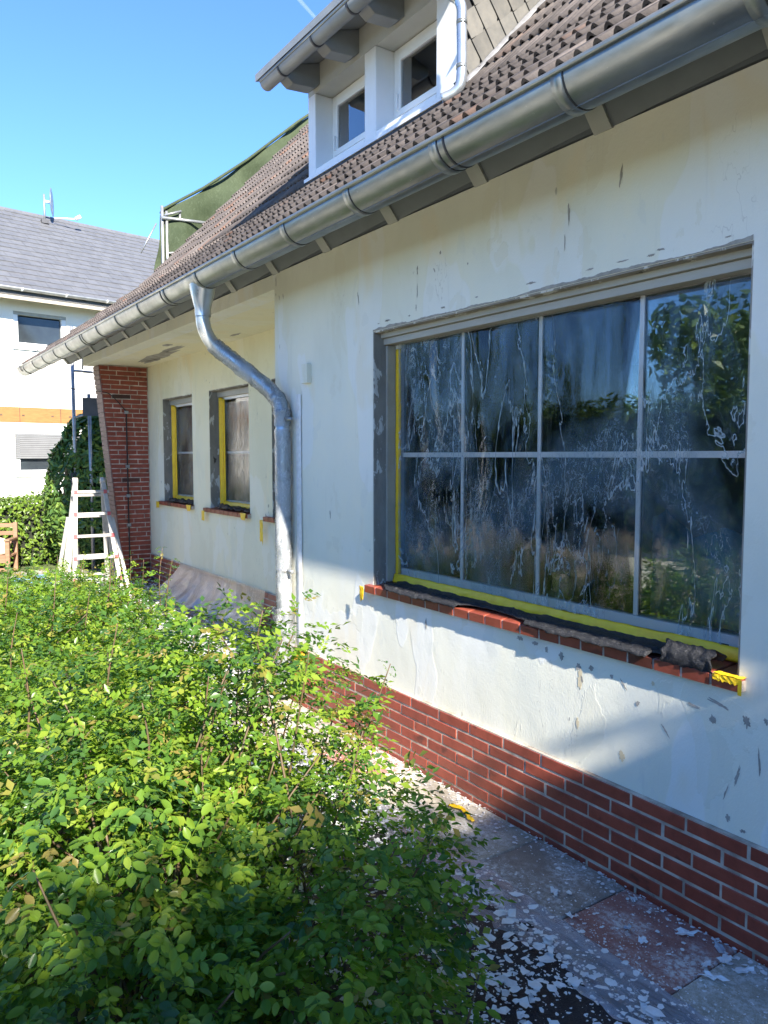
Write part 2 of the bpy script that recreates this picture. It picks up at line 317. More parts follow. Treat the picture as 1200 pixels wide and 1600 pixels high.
tr_ = N(t_, 'ShaderNodeBsdfTransparent'); df_ = N(t_, 'ShaderNodeBsdfDiffuse'); df_.inputs[0].default_value = (0.9, 0.9, 0.9, 1)
mx_ = N(t_, 'ShaderNodeMixShader'); mx_.inputs[0].default_value = 0.045
t_.links.new(tr_.outputs[0], mx_.inputs[1]); t_.links.new(df_.outputs[0], mx_.inputs[2]); t_.links.new(mx_.outputs[0], out_.inputs[0]); M['contrail'] = mt

# ------------------------------------------------------------------ object helpers
ORG = {}
class MB:
    def __init__(s): s.v = []; s.f = []; s.a = []
    def add(s, vs, fs, a=None):
        o = len(s.v); s.v += [tuple(v) for v in vs]; s.f += [tuple(i+o for i in f) for f in fs]
        if a is not None: s.a += [a]*len(fs)
        return s
    def box(s, x0, x1, y0, y1, z0, z1, Mx=None):
        vs = [Vector((x, y, z)) for z in (z0, z1) for y in (y0, y1) for x in (x0, x1)]
        if Mx: vs = [Mx @ v for v in vs]
        return s.add(vs, [(0, 2, 3, 1), (4, 5, 7, 6), (0, 1, 5, 4), (2, 6, 7, 3), (0, 4, 6, 2), (1, 3, 7, 5)])
    def tube(s, pts, r, n=10, caps=True):
        pts = [Vector(p) for p in pts]; rs = r if isinstance(r, (list, tuple)) else [r]*len(pts)
        rings = []; prev = None
        for i, p in enumerate(pts):
            d = (pts[min(i+1, len(pts)-1)] - pts[max(i-1, 0)]).normalized()
            if prev is None:
                a = Vector((0, 0, 1)) if abs(d.z) < 0.9 else Vector((1, 0, 0))
                u = d.cross(a).normalized()
            else:
                u = (prev - d*prev.dot(d)).normalized()
            prev = u; w = d.cross(u)
            rings.append([p + (u*math.cos(2*math.pi*k/n) + w*math.sin(2*math.pi*k/n))*rs[i] for k in range(n)])
        vs = [v for rg in rings for v in rg]
        fs = [(i*n+k, i*n+(k+1) % n, (i+1)*n+(k+1) % n, (i+1)*n+k) for i in range(len(pts)-1) for k in range(n)]
        if caps: fs += [tuple(range(n-1, -1, -1)), tuple((len(pts)-1)*n+k for k in range(n))]
        return s.add(vs, fs)
    def bar(s, a, b, w, h, upv=(0, 0, 1)):
        a = Vector(a); b = Vector(b); d = (b-a).normalized(); u = d.cross(Vector(upv))
        if u.length < 1e-4: u = d.cross(Vector((1, 0, 0)))
        u.normalize(); k = u.cross(d)
        vs = [p + u*(sx*w/2) + k*(sz*h/2) for p in (a, b) for sx, sz in ((-1, -1), (1, -1), (1, 1), (-1, 1))]
        return s.add(vs, [(0, 1, 2, 3), (7, 6, 5, 4), (0, 4, 5, 1), (1, 5, 6, 2), (2, 6, 7, 3), (3, 7, 4, 0)])
    def prism(s, prof, x0, x1):                       # profile in (y, z), extruded along x
        n = len(prof)
        vs = [(x0, y, z) for y, z in prof] + [(x1, y, z) for y, z in prof]
        return s.add(vs, [tuple(range(n)), tuple(range(2*n-1, n-1, -1))] + [(i, i+n, (i+1) % n+n, (i+1) % n) for i in range(n)])
    def grid(s, fn, nu, nv):
        vs = [fn(i/nu, j/nv) for j in range(nv+1) for i in range(nu+1)]
        return s.add(vs, [(j*(nu+1)+i, j*(nu+1)+i+1, (j+1)*(nu+1)+i+1, (j+1)*(nu+1)+i) for j in range(nv) for i in range(nu)])
    def lathe(s, prof, c, n=16):
        c = Vector(c); vs = [c + Vector((r*math.cos(2*math.pi*k/n), r*math.sin(2*math.pi*k/n), z)) for r, z in prof for k in range(n)]
        return s.add(vs, [(i*n+k, i*n+(k+1) % n, (i+1)*n+(k+1) % n, (i+1)*n+k) for i in range(len(prof)-1) for k in range(n)])
    def mesh(s, name, mat, smooth=False, origin=None):
        me = bpy.data.meshes.new(name)
        o = Vector(origin) if origin is not None else Vector((0, 0, 0))
        me.from_pydata([(v[0]-o.x, v[1]-o.y, v[2]-o.z) for v in s.v], [], s.f)
        me.materials.append(M[mat] if isinstance(mat, str) else mat)
        if smooth: me.polygons.foreach_set('use_smooth', [True]*len(me.polygons))
        if s.a and len(s.a) == len(s.f):
            at = me.attributes.new('rnd', 'FLOAT', 'FACE'); at.data.foreach_set('value', s.a)
        me.update(); return me
    def build(s, name, mat, parent=None, smooth=False, solid=0, bevel=0, **tags):
        n = len(s.v); o = Vector((sum(v[0] for v in s.v)/n, sum(v[1] for v in s.v)/n, min(v[2] for v in s.v)))
        me = s.mesh(name, mat, smooth, o)
        ob = link(name, me, parent, Matrix.Translation(o))
        if solid:
            md = ob.modifiers.new('thick', 'SOLIDIFY'); md.thickness = solid; md.offset = 0
        if bevel:
            md = ob.modifiers.new('edge', 'BEVEL'); md.width = bevel; md.segments = 2; md.limit_method = 'ANGLE'
        for k, v in tags.items(): ob[k] = v
        return ob
def link(name, data, parent, Mw):
    ob = bpy.data.objects.new(name, data); col.objects.link(ob)
    po = ORG.get(parent.name, Vector()) if parent else Vector()
    if parent: ob.parent = parent
    ob.matrix_basis = Matrix.Translation(-po) @ Mw
    ORG[ob.name] = Mw.translation.copy()
    return ob
def inst(name, me, parent, Mw):
    # children of rotated parents are never used: only translation is tracked
    return link(name, me, parent, Mw)
def thing(name, label, cat, loc, group=None):
    e = link(name, None, None, Matrix.Translation(Vector(loc))); e.empty_display_size = 0.2
    return tag(e, label, cat, group)
def tag(o, label, cat, group=None, kind=None):
    o['label'] = label; o['category'] = cat
    if group: o['group'] = group
    if kind: o['kind'] = kind
    return o
def structure(o, label=None):
    o['kind'] = 'structure'
    if label: o['label'] = label
    return o
def nz(x, y, z=0.0): return mnoise.noise(Vector((x, y, z)))

# ------------------------------------------------------------------ ground
g = MB(); g.grid(lambda a, b: (-300+600*a, -300+600*b, -0.06), 8, 8)
structure(g.build('ground', 'lawn'))
g = MB()
def bed(a, b):
    x = -10.5+12.5*a; y = -3.6+2.72*b
    return (x, y, -0.005 + 0.03*nz(x*3, y*3) + 0.012*nz(x*11, y*11))
g.grid(bed, 90, 30); structure(g.build('flower_bed', 'soil', smooth=True))
g = MB(); g.grid(lambda a, b: (-16+22*a, -9.3+5.6*b, -.045+.01*nz(a*90, b*30)), 110, 30); structure(g.build('bounce_yard', 'gravel', smooth=True))  # unseen pale ground, added to bounce warm light onto the shaded wall
g = MB(); g.box(-13.0, 2.5, -0.88, 1.6, -0.12, -0.032); path = structure(g.build('path', 'slab_dark'))
def slab_mesh(w, d):
    b = MB(); c = 0.006
    b.add([(-w/2, -d/2, -0.03), (w/2, -d/2, -0.03), (w/2, d/2, -0.03), (-w/2, d/2, -0.03),
           (-w/2, -d/2, -c), (w/2, -d/2, -c), (w/2, d/2, -c), (-w/2, d/2, -c),
           (-w/2+c, -d/2+c, 0), (w/2-c, -d/2+c, 0), (w/2-c, d/2-c, 0), (-w/2+c, d/2-c, 0)],
          [(8, 9, 10, 11), (0, 1, 5, 4), (1, 2, 6, 5), (2, 3, 7, 6), (3, 0, 4, 7), (4, 5, 9, 8), (5, 6, 10, 9), (6, 7, 11, 10), (7, 4, 8, 11)])
    return b
smesh = {k: slab_mesh(0.482, 0.45).mesh('slab', k) for k in ('slab_grey', 'slab_dark', 'slab_red')}
smesh2 = {k: slab_mesh(0.482, 0.40).mesh('slab', k) for k in ('slab_grey', 'slab_dark', 'slab_red')}
seq = ['slab_grey', 'slab_red', 'slab_dark', 'slab_grey', 'slab_grey', 'slab_red', 'slab_dark', 'slab_grey']
for i in range(-4, 14):
    x = -1.705 - 0.488*(i-1)
    k = seq[i % 8]
    inst('slab', smesh[k], path, Matrix.Translation((x, -0.245, rnd.uniform(-0.002, 0.002))) @ Matrix.Rotation(R(rnd.uniform(-.25, .25)), 4, 'Z'))
    inst('slab', smesh2[seq[(i+3) % 8]], path, Matrix.Translation((x+0.1, -0.68, rnd.uniform(-0.002, 0.002))))
for i in range(10):
    for j in range(3):
        inst('slab', smesh[seq[(i+j*3) % 8]], path, Matrix.Translation((-5.5-0.488*i, 0.24+0.47*j-0.02, -0.002)))

# ------------------------------------------------------------------ house shell
house = thing('house', 'single-storey house being repainted with red clinker base, brown tiled roof and white dormer', 'house', (-4.5, 3.0, 0))
XW, XE = -5.16, 3.0        # main wall, left corner and right end
WX0, WX1, WZ0, WZ1 = -3.86, -1.505, 0.985, 2.497
b = MB()
b.box(XW, WX0, 0, 0.30, 0.405, 3.08); b.box(WX1, XE, 0, 0.30, 0.405, 3.08)
b.box(WX0, WX1, 0, 0.30, 0.405, WZ0-0.045); b.box(WX0, WX1, 0, 0.30, WZ1, 3.08)
b.box(-10.95, XW, 0, 0.18, 2.972, 3.08)
b.box(XW+0.001, XW+0.28, 0.30, 1.08, 0.0, 3.08)
main_wall = b.build('main_wall', 'wall', house)
# recessed entrance wall with three slim window openings
RY = 0.78
wins = [(-10.06, -8.98), (-8.44, -7.355), (-6.83, -5.75)]
rz0, rz1 = 1.165, 2.505
b = MB(); xs = [-10.66] + [v for w in wins for v in w] + [XW]
for i in range(0, len(xs)-1, 2): b.box(xs[i], xs[i+1], RY, RY+0.3, 0.405, 2.975)
for a, c in wins:
    b.box(a, c, RY, RY+0.3, 0.405, rz0-0.035); b.box(a, c, RY, RY+0.3, rz1, 2.975)
b.build('recess_wall', 'wall_cream', house)
b = MB(); b.box(-10.94, XW, 0.182, 1.08, 2.976, 3.06); recess_ceiling = b.build('recess_ceiling', 'wall_cream', house)
# rear and side walls that close the house
b = MB(); b.box(-10.95, XE, 8.2, 8.5, 0, 3.1); b.box(XE-0.3, XE, 0.3, 8.2, 0, 3.1); b.box(-10.95, -10.66, 0.79, 8.2, 0, 3.1)
b.add([(-10.8, 0.4, 3.1), (-10.8, 8.4, 3.1), (-10.8, 4.4, 7.6)], [(0, 1, 2)]); b.add([(XE-.1, 0.4, 3.1), (XE-.1, 8.4, 3.1), (XE-.1, 4.4, 7.6)], [(0, 1, 2)])
b.build('outer_wall', 'nb_wall', house)
# bare render showing through: marks as found on the wall, thin raised-edge pieces of old plaster
def blob(bm, x, z, w, h, ang=0.0, y=-0.0015, seed=0):
    r2 = random.Random(seed); n = 26; pts = []; w *= .72; h *= .8
    for k in range(n):
        a = 2*math.pi*k/n; rr = 0.72+0.45*nz(math.cos(a)*2.2+seed*3.1, math.sin(a)*2.2, seed)+0.32*(r2.random()-.5)
        px, pz = math.cos(a)*w/2*rr, math.sin(a)*h/2*rr
        pts.append((x+px*math.cos(ang)-pz*math.sin(ang), y, z+px*math.sin(ang)+pz*math.cos(ang)))
    bm.add(pts, [tuple(range(n))])
marks = [(-2.34, 2.80, .022, .14, 0.05), (-2.36, 2.68, .012, .12, 0), (-2.07, 2.87, .020, .15, -.12), (-3.42, 2.77, .018, .09, 0), (-3.42, 2.66, .012, .12, 0), (-3.43, 2.57, .016, .06, 0),
         (-4.02, 2.72, .018, .13, .2), (-3.22, 2.82, .03, .03, .5), (-3.27, 2.74, .02, .05, .6), (-3.0, 2.72, .02, .02, 0), (-5.13, 3.02, .02, .12, 0), (-5.135, 2.93, .015, .03, 0), (-5.08, 2.90, .02, .06, .2), (-5.02, 2.90, .02, .07, .2),
         (-5.08, 2.55, .012, .06, 0), (-4.37, 1.38, .02, .09, .2), (-3.33, 0.84, .035, .10, .1), (-2.60, 0.905, .07, .035, 0), (-2.50, 0.90, .08, .03, 0), (-2.43, 0.885, .035, .05, .2), (-2.34, 0.875, .05, .06, .3),
         (-2.17, 0.86, .05, .04, 0), (-2.24, 0.85, .05, .05, .3), (-2.22, 0.80, .02, .06, .3), (-2.06, 0.85, .03, .03, 0), (-1.93, .77, .03, .04, -.5), (-2.0, .83, .012, .09, .7), (-1.80, .70, .012, .10, .7),
         (-1.68, .83, .11, .022, -.15), (-1.60, .80, .05, .05, .2), (-1.58, .865, .16, .022, -.25), (-1.47, .83, .05, .07, .2), (-1.40, .85, .03, .04, .4), (-1.50, .62, .02, .13, -.25), (-1.54, .55, .012, .10, -.3), (-1.53, .455, .035, .045, 0), (-1.47, .43, .04, .02, 0), (-1.42, .70, .014, .16, .1), (-1.35, .55, .03, .05, .2), (-1.30, .90, .05, .05, .5),
         (-2.93, .955, .05, .014, 0), (-3.62, .94, .08, .016, 0), (-1.95, .955, .05, .016, 0)]
b = MB()
for i, (x, z, w, h, a) in enumerate(marks): blob(b, x, z, w, h, a, seed=i)
n = 220; xs_ = [WX0+.002+(WX1-WX0-.004)*k/n for k in range(n+1)]
b.add([(x, -.0016, WZ1+.001) for x in xs_]+[(x, -.0016, WZ1+.004+.034*max(0, nz(x*3.1, 2)+.35)*(.6+.5*nz(x*17, 5))+.006*abs(nz(x*60, 1))) for x in xs_], [(k, k+1, n+2+k, n+1+k) for k in range(n)])
for i in range(12):
    x = rnd.uniform(-3.85, -1.5); blob(b, x, WZ1+.03+.02*rnd.random(), rnd.uniform(.03, .12), rnd.uniform(.008, .018), 0, -.0018, 100+i)
b.build('exposed_plaster', 'bare', main_wall, kind='stuff')
b = MB()
for i, (x, z, w, h) in enumerate([(-2.23, .80, .05, .15), (-2.24, .60, .03, .08), (-2.0, .53, .06, .07), (-1.86, .87, .03, .03)]): blob(b, x, z, w, h, 0, -0.0012, 300+i)
b.build('ochre_stain', 'ochre', main_wall, kind='stuff')
b = MB()
for i, (x, yy, w, h, a) in enumerate([(-9.4, .52, 1.5, .22, .05), (-8.7, .45, .9, .12, -.1), (-9.9, .6, .7, .12, .1), (-8.4, .3, .25, .1, 0), (-7.3, .62, .3, .06, 0)]):
    n = 18; r2 = random.Random(40+i)
    b.add([(x+math.cos(-2*math.pi*k/n)*w/2*(.6+.5*r2.random()), yy+math.sin(-2*math.pi*k/n)*h/2*(.6+.5*r2.random()), 2.9745) for k in range(n)], [tuple(range(n))])
b.build('ceiling_stain', 'bare', recess_ceiling, kind='stuff')

# ------------------------------------------------------------------ clinker plinth, every brick its own piece
def brick_mesh(l, h, d=0.02, name='brick', mat='brick'):
    c = 0.003; b = MB()
    b.add([(-l/2, 0, -h/2), (l/2, 0, -h/2), (l/2, 0, h/2), (-l/2, 0, h/2),
           (-l/2, -d+c, -h/2), (l/2, -d+c, -h/2), (l/2, -d+c, h/2), (-l/2, -d+c, h/2),
           (-l/2+c, -d, -h/2+c), (l/2-c, -d, -h/2+c), (l/2-c, -d, h/2-c), (-l/2+c, -d, h/2-c)],
          [(8, 9, 10, 11), (0, 1, 5, 4), (1, 2, 6, 5), (2, 3, 7, 6), (3, 0, 4, 7), (4, 5, 9, 8), (5, 6, 10, 9), (6, 7, 11, 10), (7, 4, 8, 11)])
    return b.mesh(name, mat)
bcache = {}
def bm_for(l, h, mat='brick'):
    k = (round(l, 2), h, mat)
    if k not in bcache: bcache[k] = brick_mesh(k[0], h, mat=mat)
    return bcache[k]
def brick_run(parent, x0, x1, z0, courses, yface, ch=0.0625, limit=None, Mbase=None, lfun=None):
    n = 0
    for c in range(courses):
        off = 0.125*(c % 2) + (0.03 if c % 4 == 2 else 0)
        xl = x0 if lfun is None else lfun(z0+(c+0.5)*ch)
        a = xl; first = 0.24 - off
        while a < x1-0.03:
            ln = min((first if a == xl else 0.24), x1-a)
            if x1-(a+ln) < 0.06: ln = x1-a
            if ln > 0.03:
                ln = round(ln, 2)
                Mw = Matrix.Translation((a+ln/2+rnd.uniform(-.002, .002), yface+rnd.uniform(-.0005, .0022), z0+(c+0.5)*ch+rnd.uniform(-.0012, .0012))) @ Matrix.Rotation(R(rnd.uniform(-.45, .45)), 4, 'Y') @ Matrix.Rotation(R(rnd.uniform(-.4, .4)), 4, 'Z')
                if Mbase: Mw = Mbase @ Mw
                inst('brick', bm_for(ln, 0.052), parent, Mw); n += 1
            a += ln+0.01
    return n
b = MB(); b.box(XW+0.012, XE, -0.0205, 0.3, -0.05, 0.404); plinth = b.build('plinth', 'mortar', house)
brick_run(plinth, XW+0.01, 0.3, -0.034, 7, -0.004)
b = MB(); b.box(-10.66, XW+0.3, RY-0.0205, RY+0.3, -0.05, 0.404); rplinth = b.build('recess_plinth', 'mortar', house)
brick_run(rplinth, -10.62, -5.9, -0.034, 7, RY-0.004)
# brick wing wall, its outer edge leaning out towards the eaves
def wing_y(z): return 0.13 + (2.972-z)*0.093
b = MB()
prof = [(wing_y(-0.05)+.016, -0.05), (RY-.002, -0.05), (RY-.002, 2.971), (wing_y(2.971)+.016, 2.971)]
n4 = len(prof)
b.prism(prof, -10.95, -10.6555)
wing = b.build('wing_wall', 'mortar', house)
Mb = Matrix.Translation((-10.664, 0, 0)) @ Matrix.Rotation(R(90), 4, 'Z')     # brick face turned to +x
brick_run(wing, 0, RY-0.012, -0.034, 48, 0.008, Mbase=Mb, lfun=lambda z: wing_y(z)+0.005)
eb = MB(); eb.box(-0.118, 0.118, 0, 0.02, -0.027, 0.027)
ebm = MB().box(-0.145, 0.145, -0.006, 0.02, -0.0285, 0.0285).mesh('end_brick', 'end_brick')
for c in range(48):
    z = -0.034+(c+.5)*0.0625
    inst('end_brick', ebm, wing, Matrix.Translation((-10.807, wing_y(z)-0.002+rnd.uniform(0, .004), z)) @ Matrix.Rotation(R(5.3), 4, 'X'))
b = MB()                                                                            # sprayed-over red paint on lower joints
b.tube([(-10.635, .47, 2.35), (-10.632, .47, 0.1)], 0.009, 6)
ltn = b.build('lightning_conductor', 'cable', house)
for z in (2.35, 1.62, 1.22, 0.82):
    MB().box(-10.642, -10.615, .445, .495, z-.02, z+.02).build('clamp', 'galv', ltn)

# ------------------------------------------------------------------ windows
def reveal(parent, x0, x1, z0, z1, y0, depth, t=0.008):
    b = MB(); b.box(x0-0.0, x0+t, y0+0.003, y0+depth, z0, z1-t); b.build('window_reveal', 'reveal', parent)
    b = MB(); b.box(x1-t, x1, y0+0.003, y0+depth, z0, z1-t); b.build('window_reveal', 'reveal', parent)
    b = MB(); b.box(x0, x1, y0+0.003, y0+depth, z1-t, z1); b.build('window_lintel', 'reveal', parent)
def frame_mb(x0, x1, z0, z1, y0, y1, w):
    b = MB()
    b.box(x0, x0+w, y0, y1, z0, z1); b.box(x1-w, x1, y0, y1, z0, z1)
    b.box(x0+w, x1-w, y0, y1, z0, z0+w); b.box(x0+w, x1-w, y0, y1, z1-w, z1); return b
FY = 0.145
b = MB()
b.box(WX0+.008, WX0+.088, FY, FY+.07, 1.0, 2.49); b.box(WX1-.088, WX1-.008, FY, FY+.07, 1.0, 2.49)
b.box(WX0+.088, WX1-.088, FY, FY+.07, 1.0, 1.088); b.box(WX0+.088, WX1-.088, FY, FY+.07, 2.425, 2.49)
bw = b.build('window', 'pvc', house, bevel=0.004)
reveal(bw, WX0, WX1, WZ0-.04, WZ1, 0, 0.2)
b = MB(); b.box(WX0+.01, WX1-.01, 0.05, 0.135, 2.462, 2.488); b.build('shutter_box', 'rail', bw)
b = MB(); b.box(WX0+.01, WX1-.01, 0.07, 0.142, 2.424, 2.459); b.build('shutter_rail', 'rail', bw)
b = MB(); b.box(WX0+.09, WX1-.09, FY+.016, FY+.02, 1.08, 2.43); b.build('pane', 'glass', bw)
for x in (-3.215, -2.645, -2.07):
    MB().box(x-.011, x+.011, FY+.008, FY+.0155, 1.0885, 2.4245).build('muntin', 'pvc', bw)
MB().box(WX0+.092, WX1-.092, FY+.006, FY+.0078, 1.757, 1.783).build('muntin', 'pvc', bw)
MB().box(WX0+.012, WX0+.03, 0.085, 0.142, 1.0, 2.42).build('guide_rail', 'rail', bw)
MB().box(WX1-.03, WX1-.012, 0.085, 0.142, 1.0, 2.42).build('guide_rail', 'rail', bw)
MB().box(WX1-.17, WX1-.13, FY-.003, FY-.001, 1.045, 1.052).build('drain_slot', 'dark_trim', bw)
def sill(parent, x0, x1, y0, y1, ztop, w, h=0.045, tilt=4):
    me = MB()
    c = .003
    d = y1-y0
    me.add([(-w/2, 0, -h), (w/2, 0, -h), (w/2, d, -h), (-w/2, d, -h), (-w/2, 0, -c), (w/2, 0, -c), (w/2, d, -c), (-w/2, d, -c), (-w/2+c, c, 0), (w/2-c, c, 0), (w/2-c, d, 0), (-w/2+c, d, 0)],
           [(8, 9, 10, 11), (3, 2, 1, 0), (0, 1, 5, 4), (1, 2, 6, 5), (3, 0, 4, 7), (4, 5, 9, 8), (5, 6, 10, 9), (7, 4, 8, 11)])
    mesh = me.mesh('sill_brick', 'sill_brick'); n = int((x1-x0)/(w+.009))
    for i in range(n):
        x = x0+(i+.5)*(x1-x0)/n
        inst('sill_brick', mesh, parent, Matrix.Translation((x, y0+rnd.uniform(-.002, .002), ztop)) @ Matrix.Rotation(R(tilt), 4, 'X'))
    MB().box(x0+.004, x1-.004, y0+.006, y1, ztop-h+.002, ztop-.004, ).build('sill_mortar', 'mortar', parent)
sill(bw, WX0-.055, WX1+.03, -.032, .145, .980, .110)
# dim room behind the big window
b = MB()
rx0, rx1, ry1, rzt = -4.6, -0.6, 4.2, 2.6
b.add([(rx0, .31, .3), (rx1, .31, .3), (rx1, ry1, .3), (rx0, ry1, .3), (rx0, .31, rzt), (rx1, .31, rzt), (rx1, ry1, rzt), (rx0, ry1, rzt)], [(2, 3, 7, 6), (0, 4, 7, 3), (1, 2, 6, 5), (4, 5, 6, 7)])
b.build('room_wall', 'room', house)
MB().box(rx0, rx1, .31, ry1, .28, .30).build('room_floor', 'roomfloor', house)
MB().box(-3.9, -1.45, .222, .46, .975, 1.0).build('inner_sill', 'pvc', house)
def candle(x, y, h):
    t = thing('candlestick', 'pale candle in holder behind the film, %s' % ('the taller one nearer the middle muntin' if h > .3 else 'the shorter one on the left'), 'candle', (x, y, 1.0), 'candles on the inner window sill')
    MB().lathe([(0, 0), (.045, 0), (.04, .012), (.012, .02), (.011, .07), (.025, .085), (.02, .1), (0, .1)], (x, y, 1.0), 12).build('holder', 'galv', t, True)
    MB().tube([(x, y, 1.09), (x, y, 1.09+h)], .018, 10).build('candle', 'candle', t, True)
candle(-3.02, .36, .26); candle(-2.88, .37, .36)
b = MB(); n = 40; prof = [(0.05, 0), (.105, .05), (.115, .11), (.085, .17), (.03, .22), (.012, .235)]
b.add([(-2.43+r*(1+.06*(k % 2))*math.cos(2*math.pi*k/n), .37+r*(1+.06*(k % 2))*math.sin(2*math.pi*k/n), 1.0+z) for r, z in prof for k in range(n)],
      [(i*n+k, i*n+(k+1) % n, (i+1)*n+(k+1) % n, (i+1)*n+k) for i in range(len(prof)-1) for k in range(n)])
tag(b.build('lamp_shade', 'green_glaze'), 'small green ribbed lamp shade on the inner sill behind the film', 'lamp')
b = MB(); b.grid(lambda u, v: (-2.25+.75*u, .50+.03*math.sin(u*34)+.02*nz(u*6, v*3), 1.0+.48*v*(1-.25*u+.2*nz(u*5, 1))), 40, 6)
tag(b.build('blue_curtain', 'blue_cloth', smooth=True, solid=.01), 'short blue cloth hanging behind the right panes of the large window', 'curtain')
b = MB(); b.grid(lambda u, v: (-2.78+.28*u, .55+.02*math.sin(u*20), 1.0+1.35*v), 20, 3)
tag(b.build('blue_curtain', 'blue_cloth', smooth=True, solid=.01), 'tall narrow blue curtain strip behind the middle of the large window', 'curtain')
# slim recess windows
labels = ['far left slim window', 'middle slim window', 'hidden slim window']
slim = []
for i, (a, c) in enumerate(wins):
    w = frame_mb(a+.01, c-.01, rz0+.02, rz1-.03, RY+.14, RY+.2, .075).build('window', 'pvc', house, bevel=.005)
    reveal(w, a, c, rz0-.03, rz1, RY, .2)
    MB().box(a+.01, c-.01, RY+.10, RY+.139, rz1-.075, rz1-.012).build('shutter_box', 'rail', w)
    MB().box(a+.08, c-.08, RY+.165, RY+.169, rz0+.09, rz1-.1).build('pane', 'glass', w)
    MB().box(a+.082, c-.082, RY+.155, RY+.1645, 1.79, 1.815).build('muntin', 'pvc', w)
    sill(w, a-.13, c+.03, RY-.045, RY+.14, rz0-.003, .110)
    slim.append(w)
b = MB(); b.add([(-10.5, 1.09, .4), (-5.3, 1.09, .4), (-5.3, 3.4, .4), (-10.5, 3.4, .4), (-10.5, 1.09, 2.9), (-5.3, 1.09, 2.9), (-5.3, 3.4, 2.9), (-10.5, 3.4, 2.9)], [(2, 3, 7, 6), (0, 4, 7, 3), (1, 2, 6, 5), (4, 5, 6, 7), (3, 2, 1, 0)])
b.build('room_wall', 'room', house)

# ------------------------------------------------------------------ roof
PY0, PZ0, PYK, S1, S2 = -0.53, 3.06, 0.80, 0.78, 1.05
def P(y): return PZ0+S1*(y-PY0) if y < PYK else PZ0+S1*(PYK-PY0)+S2*(y-PYK)
RIDGE = 4.4
DX0, DX1, DY = -6.18, -4.11, 0.85      # dormer left, right, front plane
def deck(off):
    return [(PY0, P(PY0)+off), (PYK, P(PYK)+off), (RIDGE, P(RIDGE)+off)]
b = MB()
top = deck(-0.035); bot = deck(-0.14)
prof = top + [(2*RIDGE+.5, PZ0-.05), (2*RIDGE+.4, PZ0-.16)] + bot[::-1]
b.prism(prof, -10.98, XE+.25)
b.prism([(PY0, P(PY0)-.035), (0.3, P(.3)-.035), (0.3, P(.3)-.14), (PY0, P(PY0)-.14)], -11.9, -10.982)
roof = b.build('roof', 'anthracite', house)
TW, TE = 0.16, 0.337
def tile_verts(n=16):
    top, botm = [], []
    for i in range(n+1):
        u = i/n; x = (u-.5)*TW
        ph = (2*u) % 1.0 if i < n else 1.0
        h = .029*math.sin(math.pi*ph/.56)**.8 if 0 < ph < .56 else (-.005*math.sin(math.pi*(ph-.56)/.44) if ph >= .56 else 0)
        top.append((x, h))
    vs = []
    for (x, h) in top: vs.append((x, 0.0, h*.92+.029))
    for (x, h) in top: vs.append((x, TE+.05, h+.004))
    for (x, h) in top: vs.append((x, 0.004, h*.92+.014))
    n1 = n+1
    fs = [(i, i+1, n1+i+1, n1+i) for i in range(n)] + [(2*n1+i, 2*n1+i+1, i+1, i) for i in range(n)]
    fs += [(0, n1, 2*n1)]; fs += [(n, 2*n1+n, n1+n)]
    return vs, fs
tv, tf = tile_verts()
tm = MB(); tm.add(tv, tf); tile_me = tm.mesh('roof_tile', 'tile')
for p_ in tile_me.polygons: p_.use_smooth = p_.index < 16
rows = []
sl1 = math.atan(S1); sl2 = math.atan(S2)
for i in range(5): rows.append((PY0-.02+i*TE*math.cos(sl1)*.985, sl1))
y = PYK
while y < RIDGE-.1: rows.append((y, sl2)); y += TE*math.cos(sl2)
tiles = []
row_end = [-12.05, -11.75, -11.4, -11.1, -11.0]
for ri, (y, sl) in enumerate(rows):
    xe = row_end[ri] if ri < 5 else -10.98 + .05*(ri % 2)
    nx = int((XE+.2-xe)/TW)
    for j in range(nx):
        x = xe + (j+.5)*TW
        if y > DY-.12 and DX0-.02 < x < DX1+.06 and y < 2.2: continue
        if y >= 2.2 and DX0-.1 < x < DX1+.1 and y < 2.3: continue
        Mw = Matrix.Translation((x, y, P(y)-.012+rnd.uniform(-.003, .003))) @ Matrix.Rotation(sl+R(rnd.uniform(-.8, .8)), 4, 'X') @ Matrix.Rotation(R(rnd.uniform(-.7, .7)), 4, 'Z')
        p_ = Mw.translation - CAM; dep = p_.dot(fw); vis = dep > 0 and abs(p_.dot(rt)/dep) < .52 and abs(p_.dot(up)/dep) < .68
        tiles.append((0 if vis else 1, p_.length*(1 if sl == sl2 else 1.15), Mw))
tiles.sort(key=lambda q: (q[0], q[1]))
for q in tiles[:300]: inst('roof_tile', tile_me, roof, q[2])
b = MB()
for q in tiles[300:]: b.add([q[2] @ Vector(v) for v in tv], tf, rnd.random())
rest = b.build('roof_tiles', 'tile', roof, kind='stuff')

# eaves: leaning dark boards between pale rafter ends
eaves = MB().box(-11.9, XE+.2, .0, .04, 3.09, 3.25).build('eaves_board', 'anthracite', house)
raf = [-2.157-.74*i for i in range(14)]; raf = [-2.157+.74*k for k in range(6, 0, -1)] + raf
ei = 0
for i in range(len(raf)-1):
    xr, xl = raf[i], raf[i+1]; wr = .075
    b = MB(); x0, x1 = xl+wr/2, xr-wr/2
    if x0 < -12.2: continue
    zl, zr = 3.078, 3.112
    b.add([(x0, -.004, zl), (x1, -.004, zr), (x1, -.11, zr+.128), (x0, -.11, zl+.132), (x0, .03, zl+.01), (x1, .03, zr+.01), (x1, -.08, zr+.145), (x0, -.08, zl+.15)],
          [(0, 1, 2, 3), (7, 6, 5, 4), (0, 4, 5, 1), (1, 5, 6, 2), (2, 6, 7, 3), (3, 7, 4, 0)])
    b.build('soffit_board', 'anthracite', eaves)
